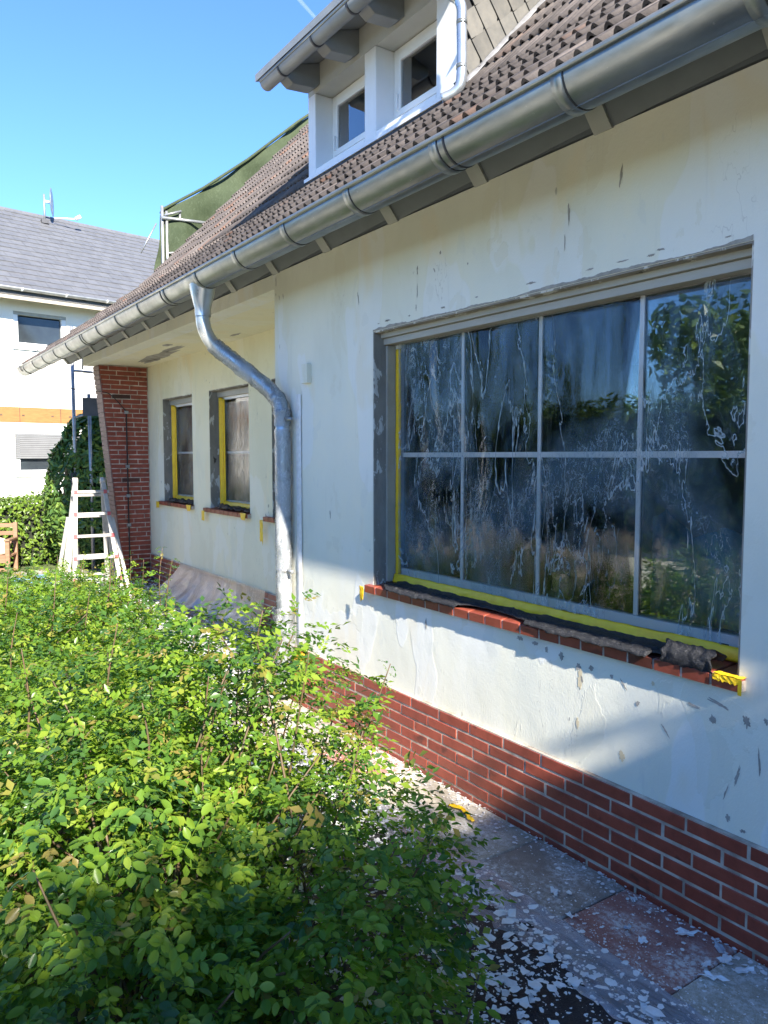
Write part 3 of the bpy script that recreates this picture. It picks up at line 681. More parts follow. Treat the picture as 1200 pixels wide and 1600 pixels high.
for x in raf:
    if x < -12.1: continue
    b = MB(); b.add([(x-.045, -.012, 3.070), (x+.045, -.012, 3.070), (x+.045, -.122, 3.205), (x-.045, -.122, 3.205), (x-.045, .04, 3.085), (x+.045, .04, 3.085), (x+.045, -.07, 3.22), (x-.045, -.07, 3.22)],
          [(0, 1, 2, 3), (7, 6, 5, 4), (0, 4, 5, 1), (1, 5, 6, 2), (2, 6, 7, 3), (3, 7, 4, 0)])
    b.build('rafter_end', 'rafter_paint', eaves)
# gutter
GR, GY, GZ = 0.098, -0.502, 3.020
GX0, GX1 = -12.28, XE+.2
def half_round(x0, x1, r, y, z, th=.003, n=18, bead=.011):
    b = MB()
    vs = []
    for x in (x0, x1):
        for k in range(n+1):
            a = math.pi + math.pi*k/n
            vs.append((x, y+r*math.cos(a), z+r*math.sin(a)))
    b.add(vs, [(k, n+1+k, n+2+k, k+1) for k in range(n)])
    return b
b = half_round(GX0, GX1, GR, GY, GZ)
gut = b.build('gutter', 'zinc', house, smooth=True, solid=.003)
MB().tube([(GX0, GY-GR, GZ+.006), (GX1, GY-GR, GZ+.006)], .0125, 12).build('gutter_bead', 'zinc', gut, True)
MB().add([(GX0, GY+GR*math.cos(math.pi+math.pi*k/18), GZ+GR*math.sin(math.pi+math.pi*k/18)) for k in range(19)], [tuple(range(19))]).build('end_cap', 'zinc', gut, solid=.004)
for x in [-1.19+.665*k for k in range(6, 0, -1)] + [-1.19-.665*k for k in range(17)]:
    if x < GX0+.05 or x > GX1: continue
    b = half_round(x-.024, x+.024, GR+.0035, GY, GZ); gb = b.build('gutter_bracket', 'zinc', gut, True, solid=.003)
    half_round(x+.026, x+.031, GR+.003, GY, GZ).build('bracket_gap', 'dark_trim', gut, True, solid=.003)
for x in (-2.45, -5.9, -8.4):
    half_round(x-.006, x+.006, GR+.003, GY, GZ).build('gutter_seam', 'dark_trim', gut, True, solid=.003)
# downpipe with swan neck
OX = -5.25
dp_pts = [(OX-.02, -.50, 2.95), (OX-.03, -.50, 2.80), (OX-.035, -.50, 2.74), (OX-.035, -.487, 2.66), (OX-.03, -.45, 2.585), (OX-.01, -.395, 2.52), (OX+.05, -.31, 2.44), (OX+.16, -.17, 2.30), (OX+.24, -.10, 2.21), (OX+.30, -.07, 2.13), (OX+.325, -.065, 2.04), (OX+.33, -.065, 1.9), (OX+.33, -.065, .03)]
def smooth_path(pts, n=4):
    P_ = [Vector(p) for p in pts]; out = []
    for i in range(len(P_)-1):
        p0, p1, p2, p3 = P_[max(i-1, 0)], P_[i], P_[i+1], P_[min(i+2, len(P_)-1)]
        for k in range(n):
            s = k/n; out.append(.5*((2*p1)+(-p0+p2)*s+(2*p0-5*p1+4*p2-p3)*s*s+(-p0+3*p1-3*p2+p3)*s**3))
    out.append(P_[-1]); return out
dpath = smooth_path(dp_pts)
dpipe = MB().tube(dpath, .050, 20).build('downpipe', 'zinc_new', house, True)
b = MB(); n = 20; rings = [(.125, .088, 2.965), (.105, .080, 2.91), (.075, .066, 2.84), (.056, .056, 2.795), (.056, .056, 2.745)]
b.add([(OX-.03+a*math.cos(2*math.pi*k/n), -.50+c*math.sin(2*math.pi*k/n), z) for a, c, z in rings for k in range(n)], [(i*n+k, (i+1)*n+k, (i+1)*n+(k+1) % n, i*n+(k+1) % n) for i in range(len(rings)-1) for k in range(n)])
b.build('outlet_funnel', 'zinc_new', dpipe, True)
def ring_at(i, r, w=.02):
    a, c = dpath[i], dpath[i+1]; d = (c-a).normalized(); return MB().tube([a-d*w, a+d*w], r, 20)
ring_at(26, .0535, .03).build('pipe_socket', 'zinc_new', dpipe, True); ring_at(34, .0535, .03).build('pipe_socket', 'zinc_new', dpipe, True)
for z in (2.02, .95):
    b = MB(); b.tube([(OX+.33, -.065, z-.015), (OX+.33, -.065, z+.015)], .057, 20); b.box(OX+.38, OX+.46, -.075, -.055, z-.012, z+.012); b.build('pipe_clamp', 'galv', dpipe, True)
# cling film wound round the pipe
def wrap_tube(path, r, amp, name, mat, seed):
    b = MB(); n = 28; prev = None; vs = []
    for i, p in enumerate(path):
        d = (path[min(i+1, len(path)-1)]-path[max(i-1, 0)]).normalized()
        u = (d.cross(Vector((0, 1, .2)))).normalized() if prev is None else (prev-d*prev.dot(d)).normalized()
        prev = u; w = d.cross(u)
        for k in range(n):
            a = 2*math.pi*k/n
            rr = r + amp*abs(nz(math.cos(a)*2.3+seed, math.sin(a)*2.3, i*.55)) + amp*.7*abs(nz(math.cos(a)*5, math.sin(a)*5+seed, i*.3))
            vs.append(p+(u*math.cos(a)+w*math.sin(a))*rr)
    b.add(vs, [(i*n+k, i*n+(k+1) % n, (i+1)*n+(k+1) % n, (i+1)*n+k) for i in range(len(path)-1) for k in range(n)])
    return b.build(name, mat, None, True)
fine = smooth_path(dp_pts, 12)
mid = [p for p in fine if 1.95 < p.z < 2.56]
tag(wrap_tube(mid, .055, .012, 'plastic_wrap', 'wrap', 3), 'crinkled clear film wound round the slanting part of the downpipe', 'plastic film')
low = [Vector((OX+.33, -.065, 1.95-.03*k)) for k in range(44)]
tag(wrap_tube(low, .0545, .009, 'plastic_wrap', 'wrap', 9), 'loose clear film sleeve round the upright part of the downpipe', 'plastic film')
low = [Vector((OX+.33+.0*k, -.065, .68-.03*k)) for k in range(22)]
tag(wrap_tube(low, .060, .045, 'plastic_wrap', 'wrap_dense', 15), 'bunched whitish film round the foot of the downpipe', 'plastic film')
b = MB(); b.grid(lambda u, v: (-5.13+.36*u, -.012-.05*v*(1-v)-.02*abs(nz(u*8, v*3)), .02+1.95*v), 14, 40)
#
b = MB(); b.grid(lambda u, v: (-4.83+.075*u, -.006-.006*math.sin(u*3.1)-.003*abs(nz(u*4, v*20)), .44+1.75*v), 4, 40)
tag(b.build('masking_strip', 'chip', smooth=True), 'white masking strip running down the wall beside the downpipe', 'masking strip')
MB().box(-4.70, -4.615, -.035, 0.0, 2.255, 2.385).build('junction_box', 'wall', house, bevel=.004)
b = MB(); b.box(-4.765, -4.685, -.075, -.028, .225, .385); b.box(-4.75, -4.70, -.079, -.0755, .25, .36)
tag(b.build('yellow_block', 'orange', bevel=.006), 'small orange yellow plastic block fixed at the foot of the wall corner by the downpipe', 'block')

# ------------------------------------------------------------------ dormer
ZB, ZT = 4.205, 4.975
b = MB()
b.box(DX0, DX1-.02, 1.12, 2.6, 4.0, 5.35)                       # body behind the window plane
dormer = b.build('dormer', 'pale_grey', house)
for x0, x1, z0 in ((DX0, DX0+.13, ZB), (-5.265, -5.105, ZB), (-4.355, DX1, ZB)): MB().box(x0, x1, DY, 1.119, z0, 4.90).build('window_post', 'pvc', dormer, bevel=.008)
b = MB()
for x0, x1 in ((DX0+.132, -5.267), (-5.103, -4.357)):
    b.add([(x0, DY+.002, ZB), (x1, DY+.002, ZB), (x1, DY+.002, ZB+.055), (x0, DY+.002, ZB+.055), (x0, 1.04, ZB+.14), (x1, 1.04, ZB+.14), (x0, 1.04, ZB), (x1, 1.04, ZB)], [(0, 1, 2, 3), (3, 2, 5, 4), (0, 3, 4, 6), (1, 7, 5, 2), (6, 7, 1, 0)])
b.build('window_ledge', 'pvc', dormer)
MB().box(DX0-.03, DX1+.01, DY-.03, DY-.003, ZB-.03, ZB+.0).build('drip_edge', 'pvc', dormer)
MB().box(DX0-.02, DX1, DY-.02, DY+.05, ZB-.09, ZB-.032).build('shadow_strip', 'dark_trim', dormer)  # black strip standing in for the shadow line under the sill
MB().box(DX0-.002, DX1+.002, DY+.004, 1.118, 4.902, 5.22).build('fascia', 'pale_grey', dormer)
for x0, x1 in ((DX0+.132, -5.267), (-5.103, -4.357)):
    f = frame_mb(x0, x1, ZB+.12, 4.895, 1.02, 1.08, .05).build('dormer_window', 'pvc', dormer, bevel=.004)
    f2 = None
for x0, x1 in ((DX0+.19, -5.325), (-5.045, -4.415)):
    frame_mb(x0, x1, ZB+.175, 4.84, 1.005, 1.03, .05).build('window_sash', 'pvc', dormer, bevel=.004)
    MB().box(x0+.05, x1-.05, 1.022, 1.026, ZB+.225, 4.79).build('pane', 'glass_sky', dormer)
    MB().box(x0+.05, x1-.05, 1.06, 1.064, 4.63, 4.79).build('roller_blind', 'blind', dormer)
    MB().box(x0+.22, x1-.05, 1.04, 1.075, 4.56, 4.66).build('blind_box', 'dormer_dark', dormer)
    MB().box(x0+.052, x1-.052, 1.085, 1.089, ZB+.225, 4.79).build('room_backing', 'darkglass', dormer)
    MB().box(x0+.018, x0+.034, .985, 1.004, 4.42, 4.54).build('window_handle', 'pvc', dormer)
# dormer roof
def dz(y): return 5.00+.30*(y-.45)
b = MB(); b.prism([(.42, dz(.42)), (2.7, dz(2.7)), (2.7, dz(2.7)+.1), (.42, dz(.42)+.06)], DX0-.16, DX1+.35)
b.build('dormer_roof', 'grey_paint', dormer)
b = half_round(DX0-.02, DX1+.35, .058, .458, 4.93); dg = b.build('dormer_gutter', 'grey_paint', dormer, True, solid=.003)
MB().tube([(DX0-.02, .400, 4.935), (DX1+.35, .400, 4.935)], .012, 8).build('dormer_gutter_bead', 'zinc', dormer, True)
MB().add([(DX0-.02, .458+.058*math.cos(math.pi+math.pi*k/14), 4.93+.058*math.sin(math.pi+math.pi*k/14)) for k in range(15)], [tuple(range(15))]).build('gutter_end_cap', 'grey_paint', dormer, solid=.003)
for x in (-5.87, -5.32, -4.80, -4.3):
    half_round(x-.012, x+.012, .062, .458, 4.93).build('dormer_gutter_bracket', 'darkmetal', dormer, True, solid=.004)
for x in (-6.04, -5.41, -4.80, -4.2):
    b = MB(); b.prism([(.87, 4.955), (.87, dz(.87)-.002), (.50, dz(.50)-.002), (.50, 4.955), (.60, 4.885), (.80, 4.90)], x-.065, x+.065); b.build('rafter_tail', 'grey_paint', dormer, bevel=.006)
# slate-hung cheek
MB().add([(DX1+.003, DY+.03, 4.1), (DX1+.003, 2.6, 5.75), (DX1+.003, 2.6, 5.6), (DX1+.003, DY+.03, 5.1)], [(0, 1, 2, 3)]).build('cheek_backing', 'dark_trim', dormer)
sm = MB(); a_ = .155; pts = [(0, -a_*.5, -a_*.5), (0, a_*.35, -a_*.5), (0, a_*.5, -a_*.35), (0, a_*.56, a_*.56), (0, -a_*.5, a_*.5)]
sm.add([(p[0]+.008, p[1], p[2]) for p in pts] + [(p[0]-.0, p[1], p[2]) for p in pts], [tuple(range(5)), (5, 6, 1, 0), (6, 7, 2, 1), (7, 8, 3, 2), (8, 9, 4, 3), (9, 5, 0, 4)])
slate_me = sm.mesh('slate', 'slate')
ca = R(38)
for i in range(-3, 16):
    for j in range(-14, 16):
        yy = DY+.05 + (i*math.cos(ca)-j*math.sin(ca))*.158; zz = 4.2 + (i*math.sin(ca)+j*math.cos(ca))*.158
        if yy < DY+.02 or yy > 2.35 or zz < P(yy)+.0-.06 or zz > min(dz(yy)+.05, 5.5): continue
        inst('slate', slate_me, dormer, Matrix.Translation((DX1+.010+rnd.uniform(0, .003), yy, zz)) @ Matrix.Rotation(R(38+rnd.uniform(-2, 2)), 4, 'X') @ Matrix.Rotation(R(3.5), 4, 'Z'))
b = MB(); b.grid(lambda u, v: (DX1+.018+.05*v, DY+.02+1.6*u, P(DY+.02+1.6*u)+.045+.03*(1-v)+.012*nz(u*16, v*2)), 40, 3)
b.build('lead_flashing', 'lead', dormer, True, solid=.004)
pp = smooth_path([(DX1-.13, .47, 4.89), (DX1-.10, .50, 4.86), (DX1+.10, .70, 4.70), (DX1+.15, .74, 4.63), (DX1+.155, .745, 4.5), (DX1+.155, .745, 4.18), (DX1+.12, .72, 4.10), (DX1+.06, .66, 4.065)], 5)
b = MB(); b.tube(pp, .032, 14, caps=False)
dd = b.build('dormer_downpipe', 'zinc_new', dormer, True, solid=.003)
MB().tube([pp[-2], pp[-1]-(pp[-1]-pp[-2])*.25], .028, 12).build('pipe_mouth', 'dark_trim', dormer)
for z in (4.52, 4.25): MB().tube([(DX1+.155, .745, z-.012), (DX1+.155, .745, z+.012)], .036, 14).build('pipe_clamp', 'zinc', dormer, True)

# ------------------------------------------------------------------ masking on the windows
b = MB()
def film_pt(u, v):
    x = WX0+.075+(WX1-WX0-.15)*u; z = 1.045+1.385*v
    d = .010+.010*nz(u*9, v*2.2, 1)+.006*nz(u*26, v*5, 2)
    return (x, FY-.004-abs(d)*.9, z)
b.grid(film_pt, 130, 70)
tag(b.build('masking_film', 'film', smooth=True), 'wrinkled clear masking film stretched over the large eight pane window', 'plastic film')
for i in (0, 1):
    a, c = wins[i]; b = MB()
    b.grid(lambda u, v: (a+.075+(c-a-.15)*u, RY+.134-.008*abs(nz(u*7+i, v*4, 3)), rz0+.06+(rz1-rz0-.2)*v), 30, 40)
    tag(b.build('masking_film', 'film_small', smooth=True), 'clear masking film over the %s slim window in the recess' % ('left, farther' if i == 0 else 'right, nearer'), 'plastic film')
t = thing('masking_tape', 'yellow masking tape along the left side and foot of the large window frame', 'tape', (-2.7, FY, 1.0))
b = MB(); b.grid(lambda u, v: (WX0+.036+.056*u+.003*nz(v*5, 1), FY-.005-.004*math.sin(u*3.1)-.003*nz(u*2, v*9), 1.0+1.40*v), 5, 40); b.build('tape_strip', 'tape', t, True, solid=.002)
b = MB(); b.grid(lambda u, v: (WX0+.04+(WX1-WX0-.06)*u, FY-.012-.010*math.sin(v*3.1)*(.3+.9*abs(nz(u*9, 2)))-.016*(1-v)-.006*abs(nz(u*45, v*4, 3)), .996+.052*v+.010*nz(u*5, 7)+.004*nz(u*30, 2)), 200, 6); b.build('tape_strip', 'tape', t, True, solid=.002)
for i in (0, 1):
    a, c = wins[i]
    t = thing('masking_tape', 'yellow masking tape round the frame of the %s slim window' % ('left, farther' if i == 0 else 'right, nearer'), 'tape', (a, RY+.13, rz0))
    b = MB(); b.grid(lambda u, v: (a+.05+.045*u, RY+.128-.03*(1-u)-.003*nz(v*8, i), rz0+.03+(rz1-rz0-.11)*v), 4, 30); b.build('tape_strip', 'tape', t, True, solid=.002)
    b = MB(); b.grid(lambda u, v: (a+.097+.06*u, RY+.126, rz0+.03+(rz1-rz0-.13)*v), 3, 30); b.build('tape_strip', 'tape', t, True, solid=.002)
    b = MB(); b.grid(lambda u, v: (a+.10+(c-a-.13)*u, RY+.115+.01*v, rz0+.025+.055*v+.006*nz(u*6, i)), 30, 3); b.build('tape_strip', 'tape', t, True, solid=.002)
# tape remnants stuck on the sill ends and below
def scrap(x, y, z, w, h, label, drip=0.0, seed=0):
    b = MB(); r2 = random.Random(seed)
    b.grid(lambda u, v: (x+w*(u-.5)*(1-.35*v*(seed % 2)), y-.006-.004*nz(u*5+seed, v*5), z-h*v*(.8+.4*abs(nz(u*4+seed, 1)))), 8, 8)
    tag(b.build('tape_remnant', 'tape', smooth=True, solid=.0015), label, 'tape', 'yellow tape remnants under the sills')
scrap(-3.915, -.043, .972, .05, .10, 'ragged yellow tape tail at the left end of the large window sill', seed=1)
scrap(-10.19, RY-.045, 1.155, .12, .10, 'yellow tape remnant under the left end of the farther slim window sill', seed=2)
scrap(-9.02, RY-.046, 1.17, .16, .09, 'yellow tape remnant at the right end of the farther slim window sill', seed=3)
scrap(-8.55, RY-.0455, 1.13, .09, .14, 'yellow tape strip under the left end of the nearer slim window sill', seed=4)
scrap(-7.42, RY-.046, 1.17, .14, .09, 'yellow tape remnant at the right end of the nearer slim window sill', seed=5)
scrap(-6.98, RY-.0455, 1.13, .07, .26, 'long yellow tape strip below the sill half hidden by the downpipe', seed=6)
b = MB(); b.grid(lambda u, v: (-1.585+.11*u, -.037-.003*nz(u*6, v*3), .984-.020*v-.016*v*abs(nz(u*7, 2))), 14, 3)
b.grid(lambda u, v: (-1.585+.11*u, -.036+.035*v, .9865+.003*nz(u*5, v*5)), 14, 3)
b.grid(lambda u, v: (-1.487+.016*u, -.038-.002*u, .982-.055*v), 3, 8)
tag(b.build('tape_remnant', 'tape'), 'yellow tape folded over the right end of the large window sill', 'tape', 'yellow tape remnants under the sills')
# black fleece on the sills
def edge_y(u):
    e = -.045 + .010*nz(u*9, 4) + .006*nz(u*30, 2)
    if u < .05: e += .06*(1-u/.05)
    if .36 < u < .60: e += .075*math.sin((u-.36)/.24*math.pi)**.6
    if u > .93: e += .03
    return e
def fl(u, v):
    x = WX0+.09+2.05*u; e = edge_y(u); y = e+(FY-.012-e)*v
    z = .990+.10*max(0, y+.032)*.12 + .010*abs(nz(u*14, v*3, 5)) + (.013*abs(nz(u*40, v*9, 2)) + .007*abs(nz(u*95, v*14, 8)))*(1 if v < .6 else .4) + .022*max(0, v-.82)*5
    if y < -.032: z -= (-.032-y)*1.3
    return (x, y, z+.004)
b = MB(); b.grid(fl, 260, 30)
tag(b.build('sill_fleece', 'fleece', smooth=True, solid=.004), 'black protective fleece laid along the large window sill', 'fleece')
b = MB(); b.grid(lambda u, v: (-1.80+.21*u+.03*nz(v*6, 1), -.005+.065*math.cos(v*5.2)*.55+.01*nz(u*6, v*6), 1.012+.045*math.sin(v*5.2)+.012*nz(u*9, v*7, 3)), 24, 26)
tag(b.build('folded_fleece', 'fleece', smooth=True, solid=.004), 'crumpled roll of black fleece at the right end of the large sill', 'fleece')
for i in (0, 1):
    a, c = wins[i]; b = MB()
    b.grid(lambda u, v: (a+.2+(c-a-.2)*u, RY-.02+.13*v, rz0+.012+.045*abs(nz(u*8+i*5, v*3, 2))+.02*math.sin(v*3.1)), 40, 10)
    tag(b.build('sill_fleece', 'fleece', smooth=True, solid=.004), 'dark crumpled fleece on the sill of the %s slim window' % ('left, farther' if i == 0 else 'right, nearer'), 'fleece')

# ------------------------------------------------------------------ sheets and debris on the ground
b = MB()
def drape(u, v):
    xt = -9.4+2.45*u; fan = (1-u)*v
    fold = math.sin(u*46+3*nz(u*4, 2)+v*2.2)*.45+.75*nz(u*17+v*2, v*2.5, 4)
    hang = min(1.0, v/.72); pud = max(0.0, v-.72)/.28
    y = RY-.035-(.06+.26*(1-u)**.7)*hang**1.3 - .030*fold*hang - (.10+.12*(1-u))*pud*(.8+.6*nz(u*13, 3))
    z = .412*(1-hang**.85)+.012 + pud*.025*abs(nz(u*18, v*9, 2))+.012*max(0, fold)*pud
    return (xt-.30*fan*(1-u)+.05*nz(u*9, v*2)*v+.05*pud, y, max(z, .012))
b.grid(drape, 190, 36)
tag(b.build('dust_sheet', 'sheet', smooth=True), 'translucent dust sheet hanging from the brick base of the recess to the ground', 'plastic sheet')
b = MB()
b.grid(lambda u, v: (-11.3+6.3*u, -.95+1.15*v+.05*nz(u*12, 3), .014+.02*abs(nz(u*18, v*5, 1))+.018*abs(nz(u*40, v*11, 3))), 160, 40)
tag(b.build('ground_sheet', 'white_film', smooth=True), 'crumpled white plastic sheet spread on the ground in front of the recess', 'plastic sheet')
b = MB()
def strip(u, v):
    x = -4.2+4.6*u; c_ = -.545+.03*nz(u*5, 1)+.02*math.sin(u*9)
    w = .14+.06*abs(nz(u*4, 3)); y = c_+w*(v-.5)*2*.9
    return (x, y, .010+.022*max(0, math.sin(v*3.1))*(.6+.6*abs(nz(u*20, v*3, 4)))+.016*abs(nz(u*45, v*6, 1)))
b.grid(strip, 260, 18)
tag(b.build('plastic_sheet', 'ground_film', smooth=True), 'clear crinkled plastic strip along the outer edge of the slabs', 'plastic sheet')
b = MB()
b.grid(lambda u, v: (-4.6+5.2*u, -1.55+.98*v+.03*nz(u*9, 2), .012+.035*abs(nz(u*13, v*4, 7))+.015*abs(nz(u*40, v*12, 3))), 170, 40)
tag(b.build('ground_fleece', 'fleece', smooth=True), 'black fleece covering the ground between the slabs and the rose bush', 'fleece')
def chip(bm, x, y, z, s, r2, curl=.15, asp=None):
    n = r2.randint(5, 9); a0 = r2.random()*6.3; asp = asp or r2.uniform(.4, 1); pts = []
    tx, ty = r2.uniform(-.15, .15), r2.uniform(-.15, .15)
    for k in range(n):
        a = 2*math.pi*k/n; rr = s*r2.uniform(.55, 1.1)
        px, py = rr*math.cos(a), rr*asp*math.sin(a)
        qx, qy = px*math.cos(a0)-py*math.sin(a0), px*math.sin(a0)+py*math.cos(a0)
        pts.append((x+qx, y+qy, z+abs(qx*tx+qy*ty)+curl*s*r2.random()*.4))
    k = len(pts)
    bm.add(pts, [tuple(range(k))])
r2 = random.Random(11)
b = MB()
for i in range(6500):                                   # crumbs on the slabs, thicker towards the plastic strip
    x = r2.uniform(-5.0, -.9); y = -.50*abs(1-abs(r2.gauss(0, .42)))
    if nz(x*2.2, y*2.5, 9) < -.12 and r2.random() < .6: continue
    chip(b, x, y, .004+.003*r2.random(), min(.02, .0026*math.exp(r2.gauss(0, .62))), r2)
for i in range(900):
    x = r2.uniform(-4.2, -.9); chip(b, x, r2.uniform(-.64, -.46), .045+.01*r2.random(), min(.03, .005*math.exp(r2.gauss(0, .8))), r2, .4)
for i in range(500):
    x = r2.uniform(-4, -1.0); chip(b, x, -.02-abs(r2.gauss(0, .06)), .005, abs(r2.gauss(0, .006))+.0025, r2)
for i in range(17000):                                   # flakes on the fleece
    x = r2.uniform(-5.0, -.6); y = r2.uniform(-1.6, -.58)
    if nz(x*2.6, y*4, 4) < -.08 and r2.random() < .72: continue
    chip(b, x, y, .045+.02*r2.random(), min(.034, .0058*math.exp(r2.gauss(0, .8))), r2, .5)
for i in range(2600):
    x = r2.uniform(-11, -4.9); y = r2.uniform(-1.3, .75); chip(b, x, y, .03+.02*r2.random(), abs(r2.gauss(0, .022))+.006, r2, .7)
for i in range(1400):                                   # specks on the soil under the roses
    x = r2.uniform(-4.5, -.4); y = r2.uniform(-3.0, -1.5)
    if nz(x*3, y*3, 2) < .0: continue
    chip(b, x, y, .03, abs(r2.gauss(0, .009))+.003, r2, .5)
tag(b.build('paint_chips', 'chip', kind='stuff'), 'scattered white paint flakes on slabs, plastic and soil', 'paint flakes')
def big_chip(x, y, s, asp, label, mat='chip', seed=0):
    q = random.Random(seed); bb = MB(); n = 16; a0 = q.random()*6
    prof = [(s*(.55+.55*q.random())) for k in range(n)]
    vs = [(x, y, .010)]
    for k in range(n):
        a = 2*math.pi*k/n; px, py = prof[k]*math.cos(a), prof[k]*asp*math.sin(a)
        vs.append((x+px*math.cos(a0)-py*math.sin(a0), y+px*math.sin(a0)+py*math.cos(a0), .006+.012*q.random()))
    bb.add(vs, [(0, 1+k, 1+(k+1) % n) for k in range(n)])
    tag(bb.build('paint_chip', mat, solid=.0012), label, 'paint flake', 'large paint flakes on the slabs')
big_chip(-1.62, -.10, .042, .55, 'widest white paint flake on the red slab near the brick base', seed=1)
big_chip(-1.50, -.075, .036, .5, 'grey white paint flake beside the bricks at the red slab corner', 'chipgrey', seed=2)
big_chip(-1.45, -.12, .034, .7, 'squarish white flake on the joint right of the red slab', seed=3)
big_chip(-1.38, -.12, .042, .45, 'long jagged flake on the grey slab beside the bricks', seed=4)
big_chip(-1.42, -.235, .050, .35, 'curved white sliver lying on the right grey slab', seed=5)
big_chip(-1.47, -.20, .026, .6, 'small white flake on the right edge of the red slab', seed=6)
big_chip(-1.68, -.27, .026, .8, 'rounded bluish flake in the middle of the red slab', seed=7)
big_chip(-1.76, -.25, .020, .7, 'dull grey flake left of centre on the red slab', 'chipgrey', seed=8)
big_chip(-1.87, -.08, .022, .6, 'white flake at the wall on the dark slab', seed=9)
big_chip(-1.93, -.37, .028, .5, 'white flake at the outer left corner of the red slab', seed=10)
big_chip(-2.08, -.30, .032, .5, 'white flake among crumbs on the dark slab', seed=11)
big_chip(-2.02, -.45, .05, .45, 'broad white flake lying by the plastic strip', seed=12)
b = MB(); b.grid(lambda u, v: (-2.92+.20*u+.02*nz(u*4, 1), -.155+.035*(v-.5)*(1-.5*u)+.02*math.sin(u*5), .008+.018*abs(nz(u*6, v*2, 2))), 22, 4)
tag(b.build('tape_scrap', 'tape', smooth=True, solid=.002), 'crumpled yellow tape scrap lying on the grey slab', 'tape')

# ------------------------------------------------------------------ plants
def leaflet(bm, Mx, l, w, a, droop=.15):
    c_ = -.06*w; f = .11*w
    def q(t_): return -droop*l*t_*t_*.6
    v = [(0, 0, 0), (-w*.36, l*.2, f+q(.2)), (0, l*.22, c_+q(.2)), (w*.36, l*.2, f+q(.2)), (-w*.52, l*.48, f*1.2+q(.48)), (0, l*.5, c_+q(.5)), (w*.52, l*.48, f*1.2+q(.48)),
         (-w*.38, l*.78, f*.8+q(.78)), (0, l*.8, c_+q(.8)), (w*.38, l*.78, f*.8+q(.78)), (0, l, q(1))]
    bm.add([Mx @ Vector(p) for p in v], [(0, 2, 1), (0, 3, 2), (1, 2, 5, 4), (2, 3, 6, 5), (4, 5, 8, 7), (5, 6, 9, 8), (7, 8, 10), (8, 9, 10)], a)
def leaflet_low(bm, Mx, l, w, a):
    bm.add([Mx @ Vector(p) for p in ((0, 0, 0), (-w*.5, l*.45, .1*w), (0, l, -.06*l), (w*.5, l*.45, .1*w), (0, l*.45, -.06*w))], [(0, 4, 1), (0, 3, 4), (1, 4, 2), (4, 3, 2)], a)
def compound(bm, Mx, L_, r, a, pairs=3, low=False):
    if not low:
        bm.tube([Mx @ Vector((0, 0, 0)), Mx @ Vector((0, L_, -.1*L_))], .0011, 3, False)
        if len(bm.a) < len(bm.f): bm.a += [a]*(len(bm.f)-len(bm.a))
    sz = L_*.42
    def one(Mq, l, w):
        if low: leaflet_low(bm, Mq, l, w, a)
        else: leaflet(bm, Mq, l, w, a, .05+.35*r.random())
    for k in range(pairs):
        t_ = .3+.62*k/pairs
        for s in (-1, 1):
            f = r.uniform(.65, 1.1)
            one(Mx @ Matrix.Translation((0, L_*t_, -.1*L_*t_*t_)) @ Matrix.Rotation(s*R(-58+r.uniform(-14, 14)), 4, 'Z') @ Matrix.Rotation(R(r.uniform(-32, 20)), 4, 'X') @ Matrix.Rotation(s*R(r.uniform(-35, 25)), 4, 'Y'), sz*f, sz*.56*f)
    one(Mx @ Matrix.Translation((0, L_*.95, -.09*L_)) @ Matrix.Rotation(R(r.uniform(-35, 5)), 4, 'X'), sz*1.1, sz*.62)
leaf_vars = []
for q in range(8):
    bb = MB(); compound(bb, Matrix.Identity(4), .1, random.Random(q), 0.0, 3 if q % 3 else 2); leaf_vars.append(bb.mesh('leaf', 'rose', True))
def orient(p, d, upish, roll):
    y = d.normalized(); z = (upish - y*upish.dot(y)).normalized(); x = y.cross(z)
    Mx = Matrix.Identity(4)
    for j in range(3): Mx[j][0] = x[j]; Mx[j][1] = y[j]; Mx[j][2] = z[j]
    Mx.translation = p
    return Mx @ Matrix.Rotation(roll, 4, 'Y')
